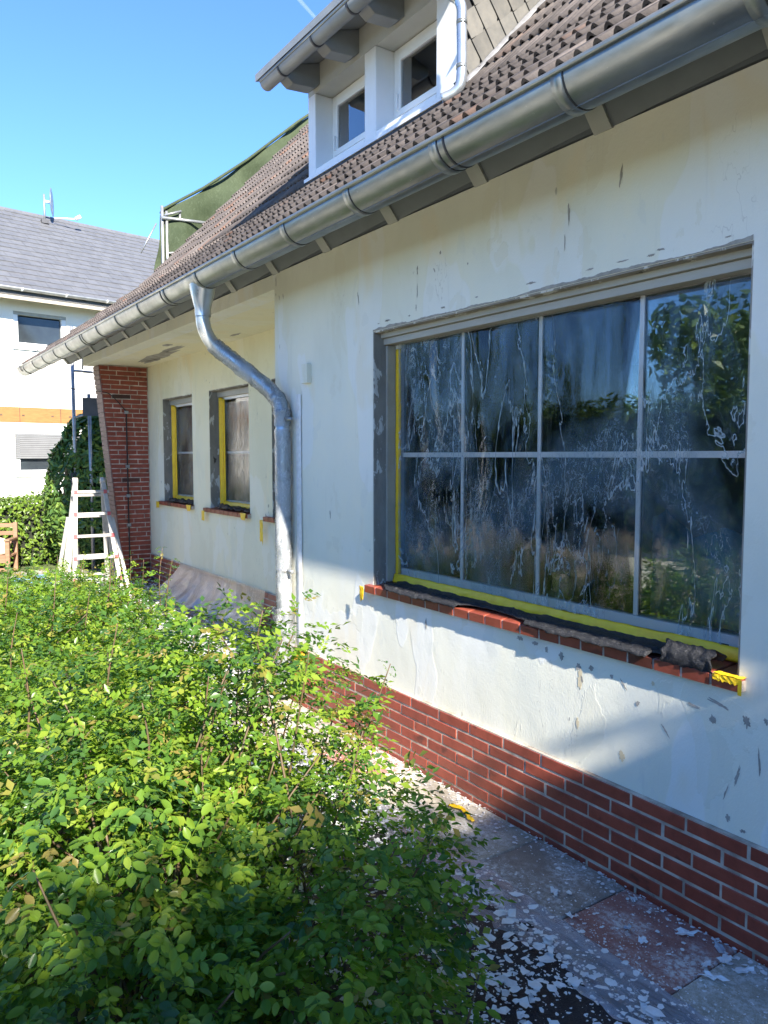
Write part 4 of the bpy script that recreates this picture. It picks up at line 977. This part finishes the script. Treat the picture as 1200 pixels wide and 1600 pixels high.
def rose_bush(label, base, ells, nleaf, ncane, seed, shoots=(), size=1.0, grp='rose bushes along the path'):
    r = random.Random(seed)
    t = thing('rose_bush', label, 'bush', base, grp)
    canes = MB(); leaves = []
    def leaf_at(p, out, sc):
        d = Vector((out.x+r.uniform(-.9, .9), out.y+r.uniform(-.9, .9), r.uniform(-.45, .45)+.15*out.z))
        if d.length < .1: d = Vector((1, 0, 0))
        upv = (out*.55+Vector((r.uniform(-.4, .4), r.uniform(-.4, .4), .9))).normalized()
        leaves.append((orient(p, d, upv, R(r.uniform(-30, 30))) @ Matrix.Scale(sc*r.uniform(.5, .98)*size, 4)))
    ells = [(e[0], e[1], e[2]*1.03, e[3]*1.12, e[4]*1.12, e[5]*1.06) for e in ells]; wts = [e[3]*e[4] for e in ells]
    for i in range(nleaf):
        cx, cy, cz, rx, ry, rz = r.choices(ells, wts)[0]
        while True:
            q = Vector((r.gauss(0, 1), r.gauss(0, 1), r.gauss(0, 1))).normalized()
            if q.z > -.75: break
        rad = 1-.42*r.random()**1.8
        lump = 1+.42*nz(q.x*2.6+seed, q.y*2.6, q.z*2.6+cx)
        p = Vector((cx+q.x*rx*rad*lump, cy+q.y*ry*rad*lump, cz+q.z*rz*rad*lump))
        if p.z < .06: continue
        leaf_at(p, q, 1.0)
    b0 = Vector(base)
    for i in range(ncane):
        cx, cy, cz, rx, ry, rz = r.choices(ells, wts)[0]
        q = Vector((r.gauss(0, .8), r.gauss(0, .8), abs(r.gauss(.6, .5)))).normalized()
        tip = Vector((cx+q.x*rx, cy+q.y*ry, cz+q.z*rz))*1.0
        st = b0+Vector((r.uniform(-.25, .25)+(cx-b0.x)*.5, r.uniform(-.25, .25)+(cy-b0.y)*.5, 0))
        midp = st.lerp(tip, .5)+Vector((r.uniform(-.1, .1), r.uniform(-.1, .1), .12))
        pth = smooth_path([st, midp, tip], 4); canes.tube(pth, [.007-.005*k/len(pth) for k in range(len(pth))], 5)
    for (tx, ty, tz, h, lx, ly) in shoots:
        tip = Vector((tx, ty, tz)); st = tip-Vector((lx*h, ly*h, h)); pth = smooth_path([st, st.lerp(tip, .5)+Vector((r.uniform(-.02, .02), r.uniform(-.02, .02), 0)), tip], 5)
        canes.tube(pth, [.0055-.004*k/len(pth) for k in range(len(pth))], 6)
        for k, p in enumerate(pth[1:]):
            for _ in range(2): leaf_at(p, Vector((r.uniform(-1, 1), r.uniform(-1, 1), .5)).normalized(), .75-.3*k/len(pth))
    canes.build('canes', 'stem', t, True)
    leaves.sort(key=lambda m_: (m_.translation-CAM).length)
    # the 300 nearest leaves singly, all others as one foliage mesh
    for m_ in leaves[:300]: inst('leaf', r.choice(leaf_vars), t, m_)
    fb = MB()
    for m_ in leaves[300:]: compound(fb, m_, .1, r, r.random(), r.choice((2, 3, 3)), (m_.translation-CAM).length > 2.3)
    fb.a = fb.a[:len(fb.f)] + [0.5]*(len(fb.f)-len(fb.a))
    fb.build('foliage', 'rose', t, True, kind='stuff')
    return t
rose_bush('large rose bush nearest the camera, spilling over the slabs', (-2.0, -1.85, 0),
          [(-2.62, -1.38, .66, .44, .40, .47), (-2.95, -1.55, .6, .4, .4, .45), (-2.0, -1.38, .42, .40, .34, .36), (-1.62, -1.62, .36, .32, .30, .30), (-2.3, -2.0, .52, .50, .40, .42), (-3.1, -1.95, .50, .46, .46, .42), (-1.78, -2.12, .38, .40, .34, .34), (-1.45, -2.15, .24, .26, .28, .24), (-2.9, -2.5, .42, .5, .4, .38)], 10500, 60, 1,
          [(-2.84, -1.13, 1.02, .55, .28, .1), (-2.35, -.92, .98, .5, .2, .3), (-2.7, -1.5, 1.08, .4, .1, 0), (-3.0, -1.75, 1.12, .45, .1, .1), (-2.1, -1.15, .62, .3, .1, .5), (-2.45, -1.6, 1.02, .35, 0, .1), (-1.85, -1.12, .55, .3, .1, .5), (-2.2, -1.9, 1.05, .3, .1, 0), (-3.1, -1.4, 1.05, .4, .1, .1), (-2.55, -1.35, 1.20, .5, .1, .1), (-2.2, -1.35, 1.12, .5, .15, .1), (-2.75, -1.05, .98, .5, .2, .2), (-1.95, -1.3, .92, .45, .2, .3), (-1.6, -1.3, .72, .4, .2, .4), (-2.95, -2.1, 1.08, .4, 0, 0), (-1.35, -1.35, .5, .35, .1, .5)])
rose_bush('rose bush behind the nearest one, at the left edge of the picture', (-4.9, -1.9, 0),
          [(-4.6, -1.75, .46, .50, .45, .42), (-5.2, -2.1, .48, .6, .5, .44), (-4.3, -2.3, .36, .5, .4, .34), (-3.9, -1.75, .40, .45, .45, .38), (-3.75, -1.32, .34, .40, .34, .32), (-4.4, -1.3, .38, .46, .36, .36)], 6800, 34, 2,
          [(-4.5, -1.5, 1.0, .4, .1, .1), (-4.9, -1.6, 1.05, .4, .0, .1), (-5.3, -1.8, 1.05, .4, .1, .1), (-4.35, -1.9, .95, .4, 0, .1), (-5.0, -2.1, 1.08, .35, .1, .1)])
rose_bush('rose bush in front of the recess, level with the downpipe', (-5.6, -1.25, 0),
          [(-5.25, -1.15, .45, .50, .38, .42), (-5.9, -1.35, .46, .6, .5, .42), (-6.3, -1.7, .42, .6, .45, .38)], 5200, 34, 3,
          [(-5.0, -.85, 1.08, .4, .1, .1), (-5.35, -.80, 1.12, .45, 0, .05), (-5.6, -.95, 1.04, .4, .1, .1), (-5.2, -1.2, 1.08, .35, 0, .1), (-6.0, -1.2, .98, .35, .1, .1), (-5.5, -1.1, 1.1, .3, 0, 0), (-5.8, -.8, .98, .35, .1, .1)])
rose_bush('farthest rose bush, low and sparse near the ladder', (-7.3, -1.2, 0),
          [(-7.0, -1.0, .36, .75, .45, .34), (-7.9, -1.2, .33, .8, .5, .32)], 2200, 20, 4,
          [(-7.2, -.7, .86, .35, .1, .1), (-7.9, -.75, .82, .3, .1, 0), (-8.4, -.9, .75, .3, 0, .1), (-6.6, -.75, .9, .3, 0, .1)])
# lawn blades at the far left
b = MB(); r3 = random.Random(5)
for i in range(9000):
    x = r3.uniform(-13.4, -5.2); y = r3.uniform(-3.4, -1.0 if x > -9 else -.9)
    h = r3.uniform(.05, .16); a = r3.random()*6.28; dx, dy = math.cos(a), math.sin(a); w = .004+.004*r3.random(); ln = r3.uniform(.0, .08)
    z = -.03; b.add([(x-dy*w, y+dx*w, z), (x+dy*w, y-dx*w, z), (x+dx*ln, y+dy*ln, z+h)], [(0, 1, 2)], r3.random())
tag(b.build('grass', 'grass', kind='stuff'), 'rough yellow green grass left of the rose bushes', 'grass')
def leafcloud(bm, pts, size, r, asp=.5):
    for p, nrm in pts:
        d = Vector((r.gauss(0, 1), r.gauss(0, 1), r.gauss(0, 1))); d = (d-nrm*d.dot(nrm)*.6).normalized(); w = d.cross((nrm+Vector((r.gauss(0, .5), r.gauss(0, .5), r.gauss(0, .5)))).normalized()).normalized()
        s = size*r.uniform(.7, 1.3); a = r.random(); up_ = d.cross(w)*s*.12
        bm.add([p-d*s*.5, p+w*s*asp*.5+up_, p+d*s*.5, p-w*s*asp*.5+up_], [(0, 1, 2), (0, 2, 3)], a)
def box_pts(x0, x1, y0, y1, z0, z1, n, r, jit=.06):
    out = []; areas = [((1, 0, 0), (y1-y0)*(z1-z0)), ((-1, 0, 0), (y1-y0)*(z1-z0)), ((0, 1, 0), (x1-x0)*(z1-z0)), ((0, -1, 0), (x1-x0)*(z1-z0)), ((0, 0, 1), (x1-x0)*(y1-y0))]
    for i in range(n):
        nr = Vector(r.choices([a[0] for a in areas], [a[1] for a in areas])[0]); p = Vector((r.uniform(x0, x1), r.uniform(y0, y1), r.uniform(z0, z1)))
        for j, (lo, hi) in enumerate(((x0, x1), (y0, y1), (z0, z1))):
            if nr[j] > 0: p[j] = hi
            elif nr[j] < 0: p[j] = lo
        p += nr*(r.gauss(0, jit)+.10*nz(p.x*1.3, p.y*1.3, p.z*1.3)); out.append((p, nr))
    return out
r4 = random.Random(21)
hd = thing('hedge', 'low clipped light green hedge across the end of the garden', 'hedge', (-14.0, -1.5, 0))
b = MB(); leafcloud(b, box_pts(-14.8, -13.6, -5, .9, 0, 1.02, 15000, r4, .05), .075, r4, .55); b.build('foliage', 'hedge', hd, kind='stuff')
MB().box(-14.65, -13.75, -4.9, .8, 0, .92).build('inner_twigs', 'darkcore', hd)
lr = thing('laurel_bush', 'tall dark rounded evergreen bush behind the ladder', 'bush', (-12.9, .75, 0))
b = MB(); pts = []
for i in range(13000):
    q = Vector((r4.gauss(0, 1), r4.gauss(0, 1), r4.gauss(0, 1))).normalized()
    if q.x < -.35: continue
    f = (1+.10*nz(q.x*3, q.y*3, q.z*3))*(1-.1*r4.random())
    pts.append((Vector((-12.9+q.x*.75*f, .80+q.y*.98*f, 1.05+q.z*1.45*f)), q))
pts = [p for p in pts if p[0].z > .02]
leafcloud(b, pts, .135, r4, .48); b.build('foliage', 'laurel', lr, kind='stuff')
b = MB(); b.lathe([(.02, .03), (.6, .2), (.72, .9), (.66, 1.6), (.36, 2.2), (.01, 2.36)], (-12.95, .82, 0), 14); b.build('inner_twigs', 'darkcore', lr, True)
# unseen conifer hedge added to shade the near ground; garden trees mirror in the panes
ch = thing('shade_hedge', 'unseen block of conifer hedge behind the camera, added to shade the near ground', 'hedge', (6.0, -3.0, 0))
HT = .25+.668*(5.4+2.7)
b = MB(); leafcloud(b, box_pts(5.5, 6.7, -4.9, -1.25, 0, HT, 12000, r4, .10), .16, r4, .4); b.build('foliage', 'conifer', ch, kind='stuff')
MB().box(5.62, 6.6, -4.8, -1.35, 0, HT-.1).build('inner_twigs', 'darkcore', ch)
def tree(x, y, h, cr, seed, label):
    r = random.Random(seed); t = thing('garden_tree', label, 'tree', (x, y, 0), 'trees along the far side of the garden')
    MB().tube(smooth_path([(x, y, -.1), (x+.1, y, h*.3), (x-.05, y+.1, h*.7)], 4), [.16-.012*k for k in range(9)], 8).build('trunk', 'bark', t, True)
    b = MB(); cl = [(Vector((x+r.gauss(0, cr*.45), y+r.gauss(0, cr*.45), h*.55+r.uniform(-.3, .42)*h)), cr*r.uniform(.35, .6)) for _ in range(14)]; pts = []
    for c_, rr in cl:
        for i in range(260):
            q = Vector((r.gauss(0, 1), r.gauss(0, 1), r.gauss(0, 1))).normalized(); pts.append((c_+q*rr*(1-.3*r.random()), q))
    leafcloud(b, pts, .26, r, .6); b.build('crown', 'laurel', t, kind='stuff')
for i, (x, y, h, cr, lb) in enumerate([(-9.5, -13.5, 5.6, 2.2, 'small round garden tree across the lawn, nearer the house end of the hedge'), (-19, -13.5, 6.2, 2.8, 'broader garden tree across the lawn, farther along the hedge')]):
    tree(x, y, h, cr, 50+i, lb)
gh = thing('boundary_hedge', 'dark hedge along the street side of the garden, seen only as a reflection', 'hedge', (-12, -11, 0))
b = MB(); leafcloud(b, box_pts(-32, 5, -10.6, -9.4, 0, 2.7, 18000, r4, .14), .22, r4, .55); b.build('foliage', 'laurel', gh, kind='stuff')
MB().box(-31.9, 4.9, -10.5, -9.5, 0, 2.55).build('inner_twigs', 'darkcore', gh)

# ------------------------------------------------------------------ ladder
ld = thing('ladder', 'paint-splashed aluminium folding ladder standing open before the brick wing', 'ladder', (-10.1, -.08, 0))
# near section faces the camera; its plane leans towards it
rx = Vector((.057, .998, 0)).normalized()       # along the rungs
dn = Vector((.998, -.057, 0)).normalized()      # towards the camera
apex = Vector((-10.20, -.14, 1.40))
def lp(side, h, k): # k: +1 near section, -1 far section
    s = (1.40-h)/1.40
    half = .17+.115*s
    return apex + rx*(side*half) + dn*(k*(.03+.42*s)) + Vector((0, 0, h-1.40))
for k in (1, -1):
    for s in (-1, 1):
        a, c = lp(s, 1.44 if k == 1 else 1.42, k), lp(s, .0, k)
        MB().bar(a, c, .055, .03, dn).build('rail', 'ladder', ld, bevel=.006)
        a2, c2 = lp(s, .98, k)+rx*(s*.035), lp(s, .0, k)+rx*(s*.09)
        MB().bar(a2, c2, .045, .028, dn).build('outer_rail', 'ladder', ld, bevel=.005)
    for j, h in enumerate((1.31, 1.035, .765, .50, .235)):
        if k == -1: h -= .05
        a, c = lp(-1, h, k), lp(1, h, k); e = .05 if j == 0 and k == 1 else .012
        rg = MB().bar(a-rx*e+dn*k*.012, c+rx*e+dn*k*.012, .036, .036).build('rung', 'ladder', ld, bevel=.006)
        if k == 1:
            for q, s in ((a, -1), (c, 1)):
                MB().bar(q+dn*.012-rx*.02, q+dn*.012+rx*.02, .046, .046).build('rung_cap', 'red_cap', rg)
for s in (-1, 1):
    q = lp(s, 1.43, 0); MB().tube([q-rx*.03+Vector((0, 0, .015)), q+rx*.03+Vector((0, 0, .015))], .045, 12).build('hinge', 'ladder', ld, True)

# ------------------------------------------------------------------ scaffold and tarpaulin at the gable
sc = thing('scaffold', 'galvanised scaffold frame at the gable carrying the green tarpaulin', 'scaffold', (-12.4, .3, 0))
for x, y, z0, z1, r_ in ((-12.47, .20, 0, 3.72, .027), (-12.27, .38, 0, 2.70, .027), (-11.35, 1.26, 3.9, 5.40, .024), (-11.33, 1.32, 3.95, 5.33, .022), (-11.33, 1.52, 4.98, 5.36, .016)):
    MB().tube([(x, y, z0), (x, y, z1)], r_, 10).build('standard', 'galv', sc, True)
for p, q, r_ in (((-11.30, 1.24, 5.22), (-11.30, 2.02, 5.26), .022), ((-11.30, 1.30, 4.62), (-11.30, 1.58, 4.66), .026), ((-11.30, 1.28, 5.26), (-11.30, 1.53, 5.36), .016),
                 ((-12.47, .20, 3.06), (-12.45, .65, 3.04), .02), ((-12.40, .33, 3.08), (-12.40, .34, 3.42), .014), ((-12.4, .2, 1.46), (-12.2, .8, 1.40), .02), ((-12.45, .2, 2.34), (-12.28, .42, 2.42), .02)):
    MB().tube([p, q], r_, 10).build('ledger', 'galv', sc, True)
MB().tube(smooth_path([(-11.32, 1.52, 5.0), (-11.32, 1.51, 4.86), (-11.32, 1.45, 4.77), (-11.32, 1.34, 4.73)], 4), .016, 8).build('guard_rail', 'galv', sc, True)
MB().bar((-12.2, .27, 2.5), (-12.0, .72, 2.5), .03, .27).build('toe_board', 'darkmetal', sc)
MB().box(-12.53, -12.41, .12, .28, 1.22, 1.50).build('coupler', 'darkmetal', sc)
b = MB()
tp = [(3.9, 7.42), (3.56, 7.15), (2.66, 6.36), (1.93, 5.79), (1.29, 5.36), (1.27, 5.30)]
def tarp_fn(u, v):
    f = u*(len(tp)-1); i = min(int(f), len(tp)-2); s = f-i
    y = tp[i][0]+(tp[i+1][0]-tp[i][0])*s; z = tp[i][1]+(tp[i+1][1]-tp[i][1])*s
    sag = -.02*math.sin(s*math.pi)
    zb = min(P(y)-.55, z-.4)
    yy = y - .20*v*max(0, 1-abs(u-1)*4) ; zz = z+sag+(zb-z)*v
    return (-11.46+.16*nz(y*1.6, zz*1.3, 2)+.09*math.sin(zz*4.5+y*3.2)*v+.05*math.sin((zz-y)*9)*v+.14*v, yy+.03*nz(y*3, zz*2, 6), zz)
b.grid(tarp_fn, 70, 34)
trp = tag(b.build('tarpaulin', 'tarp', smooth=True, solid=.006), 'green tarpaulin stretched over the scaffold beside the tiled roof', 'tarpaulin')
b = MB(); b.tube([(-11.40, y-.01, z+.005) for y, z in tp], .022, 8); b.build('hem', 'tarp', trp, True)
tag(MB().tube([(-11.5, 1.22, 5.18), (-11.5, .98, 4.72)], .012, 6).build('guy_rod', 'galv', None, True), 'thin metal rod sticking out left of the tarpaulin corner', 'rod')
# cables
tag(MB().tube(smooth_path([(-11.15, .35, 3.72), (-11.5, -.1, 3.42), (-11.9, -.45, 3.22), (-12.02, -.60, 3.10), (-12.0, -.61, 3.0), (-11.97, -.58, 2.96)], 6), .006, 5).build('cable', 'cable', None, True), 'thin dark cable looping over the left end of the gutter', 'cable')
tag(MB().tube(smooth_path([(-11.97, -.58, 2.96), (-11.3, -.12, 2.70), (-10.66, .17, 2.615), (-10.63, .30, 2.55), (-10.63, .47, 2.36)], 6), .006, 5).build('cable', 'cable', None, True), 'thin dark cable running from the gutter end to the brick wing', 'cable')

# ------------------------------------------------------------------ neighbour's house
fd = Vector((-.167, .986, 0)).normalized(); fn = Vector((.986, .167, 0)).normalized(); NP0 = Vector((-19.975, .185, 0))
NM = Matrix.Identity(4)
for j in range(3): NM[j][0] = fd[j]; NM[j][1] = -fn[j]; NM[j][2] = (0, 0, 1)[j]
NM.translation = NP0
def nb(b):
    b.v = [tuple(NM @ Vector(v)) for v in b.v]; return b
nh = thing('neighbour_house', 'white two storey house with grey tiled roof beyond the hedge', 'house', NP0)
def nbox(*a): return nb(MB().box(*a))
wl = MB()
# facade with openings: upper window 0.40..1.62 x 4.36..5.2, lower 0.34..1.75 x 1.31..2.29
def facade(b, x0, x1, z0, z1, holes):
    xs_ = sorted({x0, x1, *[h[0] for h in holes], *[h[1] for h in holes]}); zs_ = sorted({z0, z1, *[h[2] for h in holes], *[h[3] for h in holes]})
    for i in range(len(xs_)-1):
        for j in range(len(zs_)-1):
            cx, cz = (xs_[i]+xs_[i+1])/2, (zs_[j]+zs_[j+1])/2
            if any(h[0] < cx < h[1] and h[2] < cz < h[3] for h in holes): continue
            b.box(xs_[i], xs_[i+1], 0, .25, zs_[j], zs_[j+1])
facade(wl, -7, 12, 0, 5.45, [(.40, 1.64, 4.32, 5.16), (.35, 1.9, 1.30, 2.29)])
wl.box(-7, 12, 8.7, 9, 0, 5.4); wl.box(-7, -6.7, .25, 8.7, 0, 5.4); wl.box(11.7, 12, .25, 8.7, 0, 5.4)
nb(wl).build('wall', 'nb_wall', nh)
tb = nbox(-7, 12, -.012, 0, 2.555, 2.915).build('timber_band', 'nb_timber', nh)
for x in (.47, 1.43, 2.4): nbox(x-.006, x+.006, -.014, -.0121, 2.555, 2.915).build('board_joint', 'dark_trim', tb)
for x in (.05, .55, 1.23, 1.66): nbox(x-.03, x+.03, -.016, -.0125, 2.70, 2.74).build('knot', 'bark', tb)
def nwin(x0, x1, z0, z1, nm='window'):
    b = MB(); w = .11
    b.box(x0, x0+w, .03, .14, z0, z1); b.box(x1-w, x1, .03, .14, z0, z1); b.box(x0+w, x1-w, .03, .14, z0, z0+w*1.1); b.box(x0+w, x1-w, .03, .14, z1-w*.7, z1)
    f = nb(b).build(nm, 'pvc', nh); nbox(x0+w, x1-w, .10, .11, z0+w, z1-w).build('pane', 'darkglass', f); return f
f = nwin(.40, 1.64, 4.32, 5.16); nbox(.36, 1.68, -.05, .08, 4.27, 4.32).build('window_sill', 'pvc', f); nbox(.40, 1.64, .02, .079, 5.08, 5.16).build('blind_rail', 'rail', f)
f = nwin(.35, 1.9, 1.30, 2.29)
b = MB()
for k in range(13): b.box(.36, 1.89, -.012, .025, 1.70+.045*k, 1.70+.045*k+.037)
nb(b).build('roller_shutter', 'shutter', f); nbox(.32, 1.93, -.04, .07, 1.26, 1.30).build('window_sill', 'pvc', f)
# eaves, gutter and tiled roof
np_ = .65
ez = 5.60
b = MB(); b.box(-7.4, 12.4, -.55, -.50, 5.33, 5.52); b.box(-7.4, 12.4, -.50, .25, 5.44, 5.50); nb(b).build('eaves', 'nb_fascia', nh)
hg = half_round(-7.5, 12.5, .065, -.62, 5.575); nb(hg).build('gutter', 'galv', nh, True, solid=.003)
for x in [-.6+1.0*k for k in range(5)]: nb(half_round(x-.02, x+.02, .07, -.62, 5.575)).build('gutter_bracket', 'pvc', nh, True, solid=.004)
sl = math.atan(.632); run = 5.15
b = MB(); b.prism([(-.55, ez-.06), (-.55+run, ez-.06+run*.632), (-.55+2*run, ez-.06), (-.55+2*run, ez-.2), (-.55+run, ez-.2+run*.632), (-.55, ez-.2)], -7.4, 12.4); nr = nb(b).build('roof', 'nb_tile', nh)
tw, te = .30, .345
ftm = MB().box(-tw/2+.003, tw/2-.003, 0, te+.03, 0, .022).mesh('flat_tile', 'nb_tile')
nrows = int(run/math.cos(sl)/te)+1; cnt = []
for i in range(nrows):
    s = i*te
    for j in range(int(19.8/tw)):
        x = -7.4+tw*(j+.5)+(tw/2 if i % 2 else 0)
        Mw = NM @ Matrix.Translation((x, -.60+s*math.cos(sl), ez-.055+s*math.sin(sl)+rnd.uniform(-.003, .003))) @ Matrix.Rotation(sl-R(3.2), 4, 'X') @ Matrix.Rotation(R(rnd.uniform(-.3, .3)), 4, 'Z')
        cnt.append((0 if -.3 < x < 5.2 else 1, abs(x-2.2), Mw))
cnt.sort(key=lambda q: (q[0], q[1]))
for q in cnt[:300]: inst('roof_tile', ftm, nr, q[2])
b = MB()
for q in cnt[300:]: b.box(-tw/2+.003, tw/2-.003, 0, te+.03, 0, .022, Mx=q[2])
b.build('roof_tiles', 'nb_tile', nr, kind='stuff')
rzr = ez-.05+run*.632
for k in range(44):
    x = -7.2+.45*k; nb(MB().prism([(-.55+run-.13, rzr-.04), (-.55+run-.06, rzr+.045), (-.55+run+.06, rzr+.045), (-.55+run+.13, rzr-.04)], x, x+.46 if k % 2 else x+.445)).build('ridge_tile', 'nb_tile', nr)
# satellite dish
Dp = NM @ Vector((2.72, 4.05, ez+4.6*.632+.02))
ds = thing('satellite_dish', 'white satellite dish on a short mast on the neighbouring grey roof', 'satellite dish', Dp)
MB().tube([Dp+Vector((0, 0, -.1)), Dp+Vector((0, 0, .78))], .028, 8).build('mast', 'galv', ds, True)
MB().box(Dp.x-.1, Dp.x+.1, Dp.y-.1, Dp.y+.1, Dp.z-.06, Dp.z+.05).build('roof_flange', 'darkmetal', ds)
ax = Vector((.31, .95, .03)).normalized(); cdish = Dp+Vector((.0, .16, .58))
u_ = ax.cross(Vector((0, 0, 1))).normalized(); w_ = u_.cross(ax)
b = MB(); n = 24
vs = [cdish+u_*(.34*q*math.cos(2*math.pi*k/n))+w_*(.40*q*math.sin(2*math.pi*k/n))+ax*(.05*q*q) for q in (.02, .3, .6, .85, 1) for k in range(n)]
b.add(vs, [(i*n+k, i*n+(k+1) % n, (i+1)*n+(k+1) % n, (i+1)*n+k) for i in range(4) for k in range(n)]); b.build('dish', 'galv', ds, True, solid=.012)
MB().tube([cdish-ax*.02, Dp+Vector((0, 0, .58))], .04, 8).build('dish_mount', 'pvc', ds, True)
lnb = cdish-w_*.44+ax*.72
MB().tube([cdish-w_*.44+ax*.08, lnb], .02, 8).build('feed_arm', 'pvc', ds, True)
MB().tube([lnb-ax*.05+Vector((0, 0, .0)), lnb+ax*.09+Vector((0, 0, .08))], .055, 10).build('receiver', 'pvc', ds, True)

# ------------------------------------------------------------------ bench, cushion, hose
bn = thing('garden_bench', 'weathered wooden garden armchair at the left edge before the hedge', 'bench', (-12.7, -.95, 0))
b0 = Vector((-12.70, -.70, 0)); ex = Vector((-.35, -.93, 0)).normalized(); ey = Vector((.93, -.35, 0)).normalized()   # ex: along the seat, ey: front
def bp(a, c, z): return b0+ex*a+ey*c+Vector((0, 0, z))
for a in (0, .62):
    MB().bar(bp(a, .25, 0), bp(a, .25, .50), .06, .06, ex).build('leg', 'wood', bn, bevel=.006)
    MB().bar(bp(a, -.25, 0), bp(a, -.30, .74), .06, .06, ex).build('leg', 'wood', bn, bevel=.006)
    MB().bar(bp(a, -.30, .50), bp(a, .30, .52), .08, .03).build('armrest', 'wood', bn, bevel=.006)
for c in (-.2, -.1, 0, .1, .2): MB().bar(bp(-.02, c, .27), bp(.64, c, .27), .08, .025).build('seat_slat', 'wood', bn)
MB().bar(bp(0, .25, .22), bp(.62, .25, .22), .03, .07).build('apron', 'wood', bn)
MB().bar(bp(0, .25, .08), bp(.62, .25, .08), .03, .05).build('stretcher', 'wood', bn)
for z in (.45, .58, .70): MB().bar(bp(0, -.28, z), bp(.62, -.28, z), .02, .06).build('back_slat', 'wood', bn)
b = MB(); n = 14
cc = bp(.25, .05, .41); b.grid(lambda u, v: tuple(cc+ex*(.36*(u-.5))+ey*(.06*math.cos(v*6.283)*math.sin(u*3.14)**.4)+Vector((0, 0, .15*math.sin(v*6.283)*(.75+.25*math.sin(u*3.14))))), 12, 16)
tag(b.build('cushion', 'cushion', smooth=True), 'pale beige cushion propped on the wooden garden armchair', 'cushion')
pts = []
for k in range(66):
    a = 2*math.pi*k/30; rr = .30+.06*math.sin(k*.7); pts.append((-11.55+rr*math.cos(a)*.9, -.55+rr*math.sin(a), .02+.0009*k+.05*max(0, math.sin(a*.5+1))*(k/120)))
pts += [(-11.4, -.05, .04), (-11.2, .1, .03), (-10.9, .0, .03)]
tag(MB().tube(pts, .014, 6).build('garden_hose', 'hose', None, True), 'loosely coiled pale blue garden hose lying on the grass', 'hose')

# ------------------------------------------------------------------ contrail
def far(u, v, D): return CAM + (fw + rt*((u-600)/1202) + up*((800-v)/1202))*D
b = MB(); b.tube([far(430, -45, 9000), far(468, 0, 9000), far(508, 45, 9000), far(560, 100, 9000)], [24, 22, 16, 8], 8)
tag(b.build('contrail', 'contrail', None, True), 'short faint white contrail high in the blue sky', 'contrail')
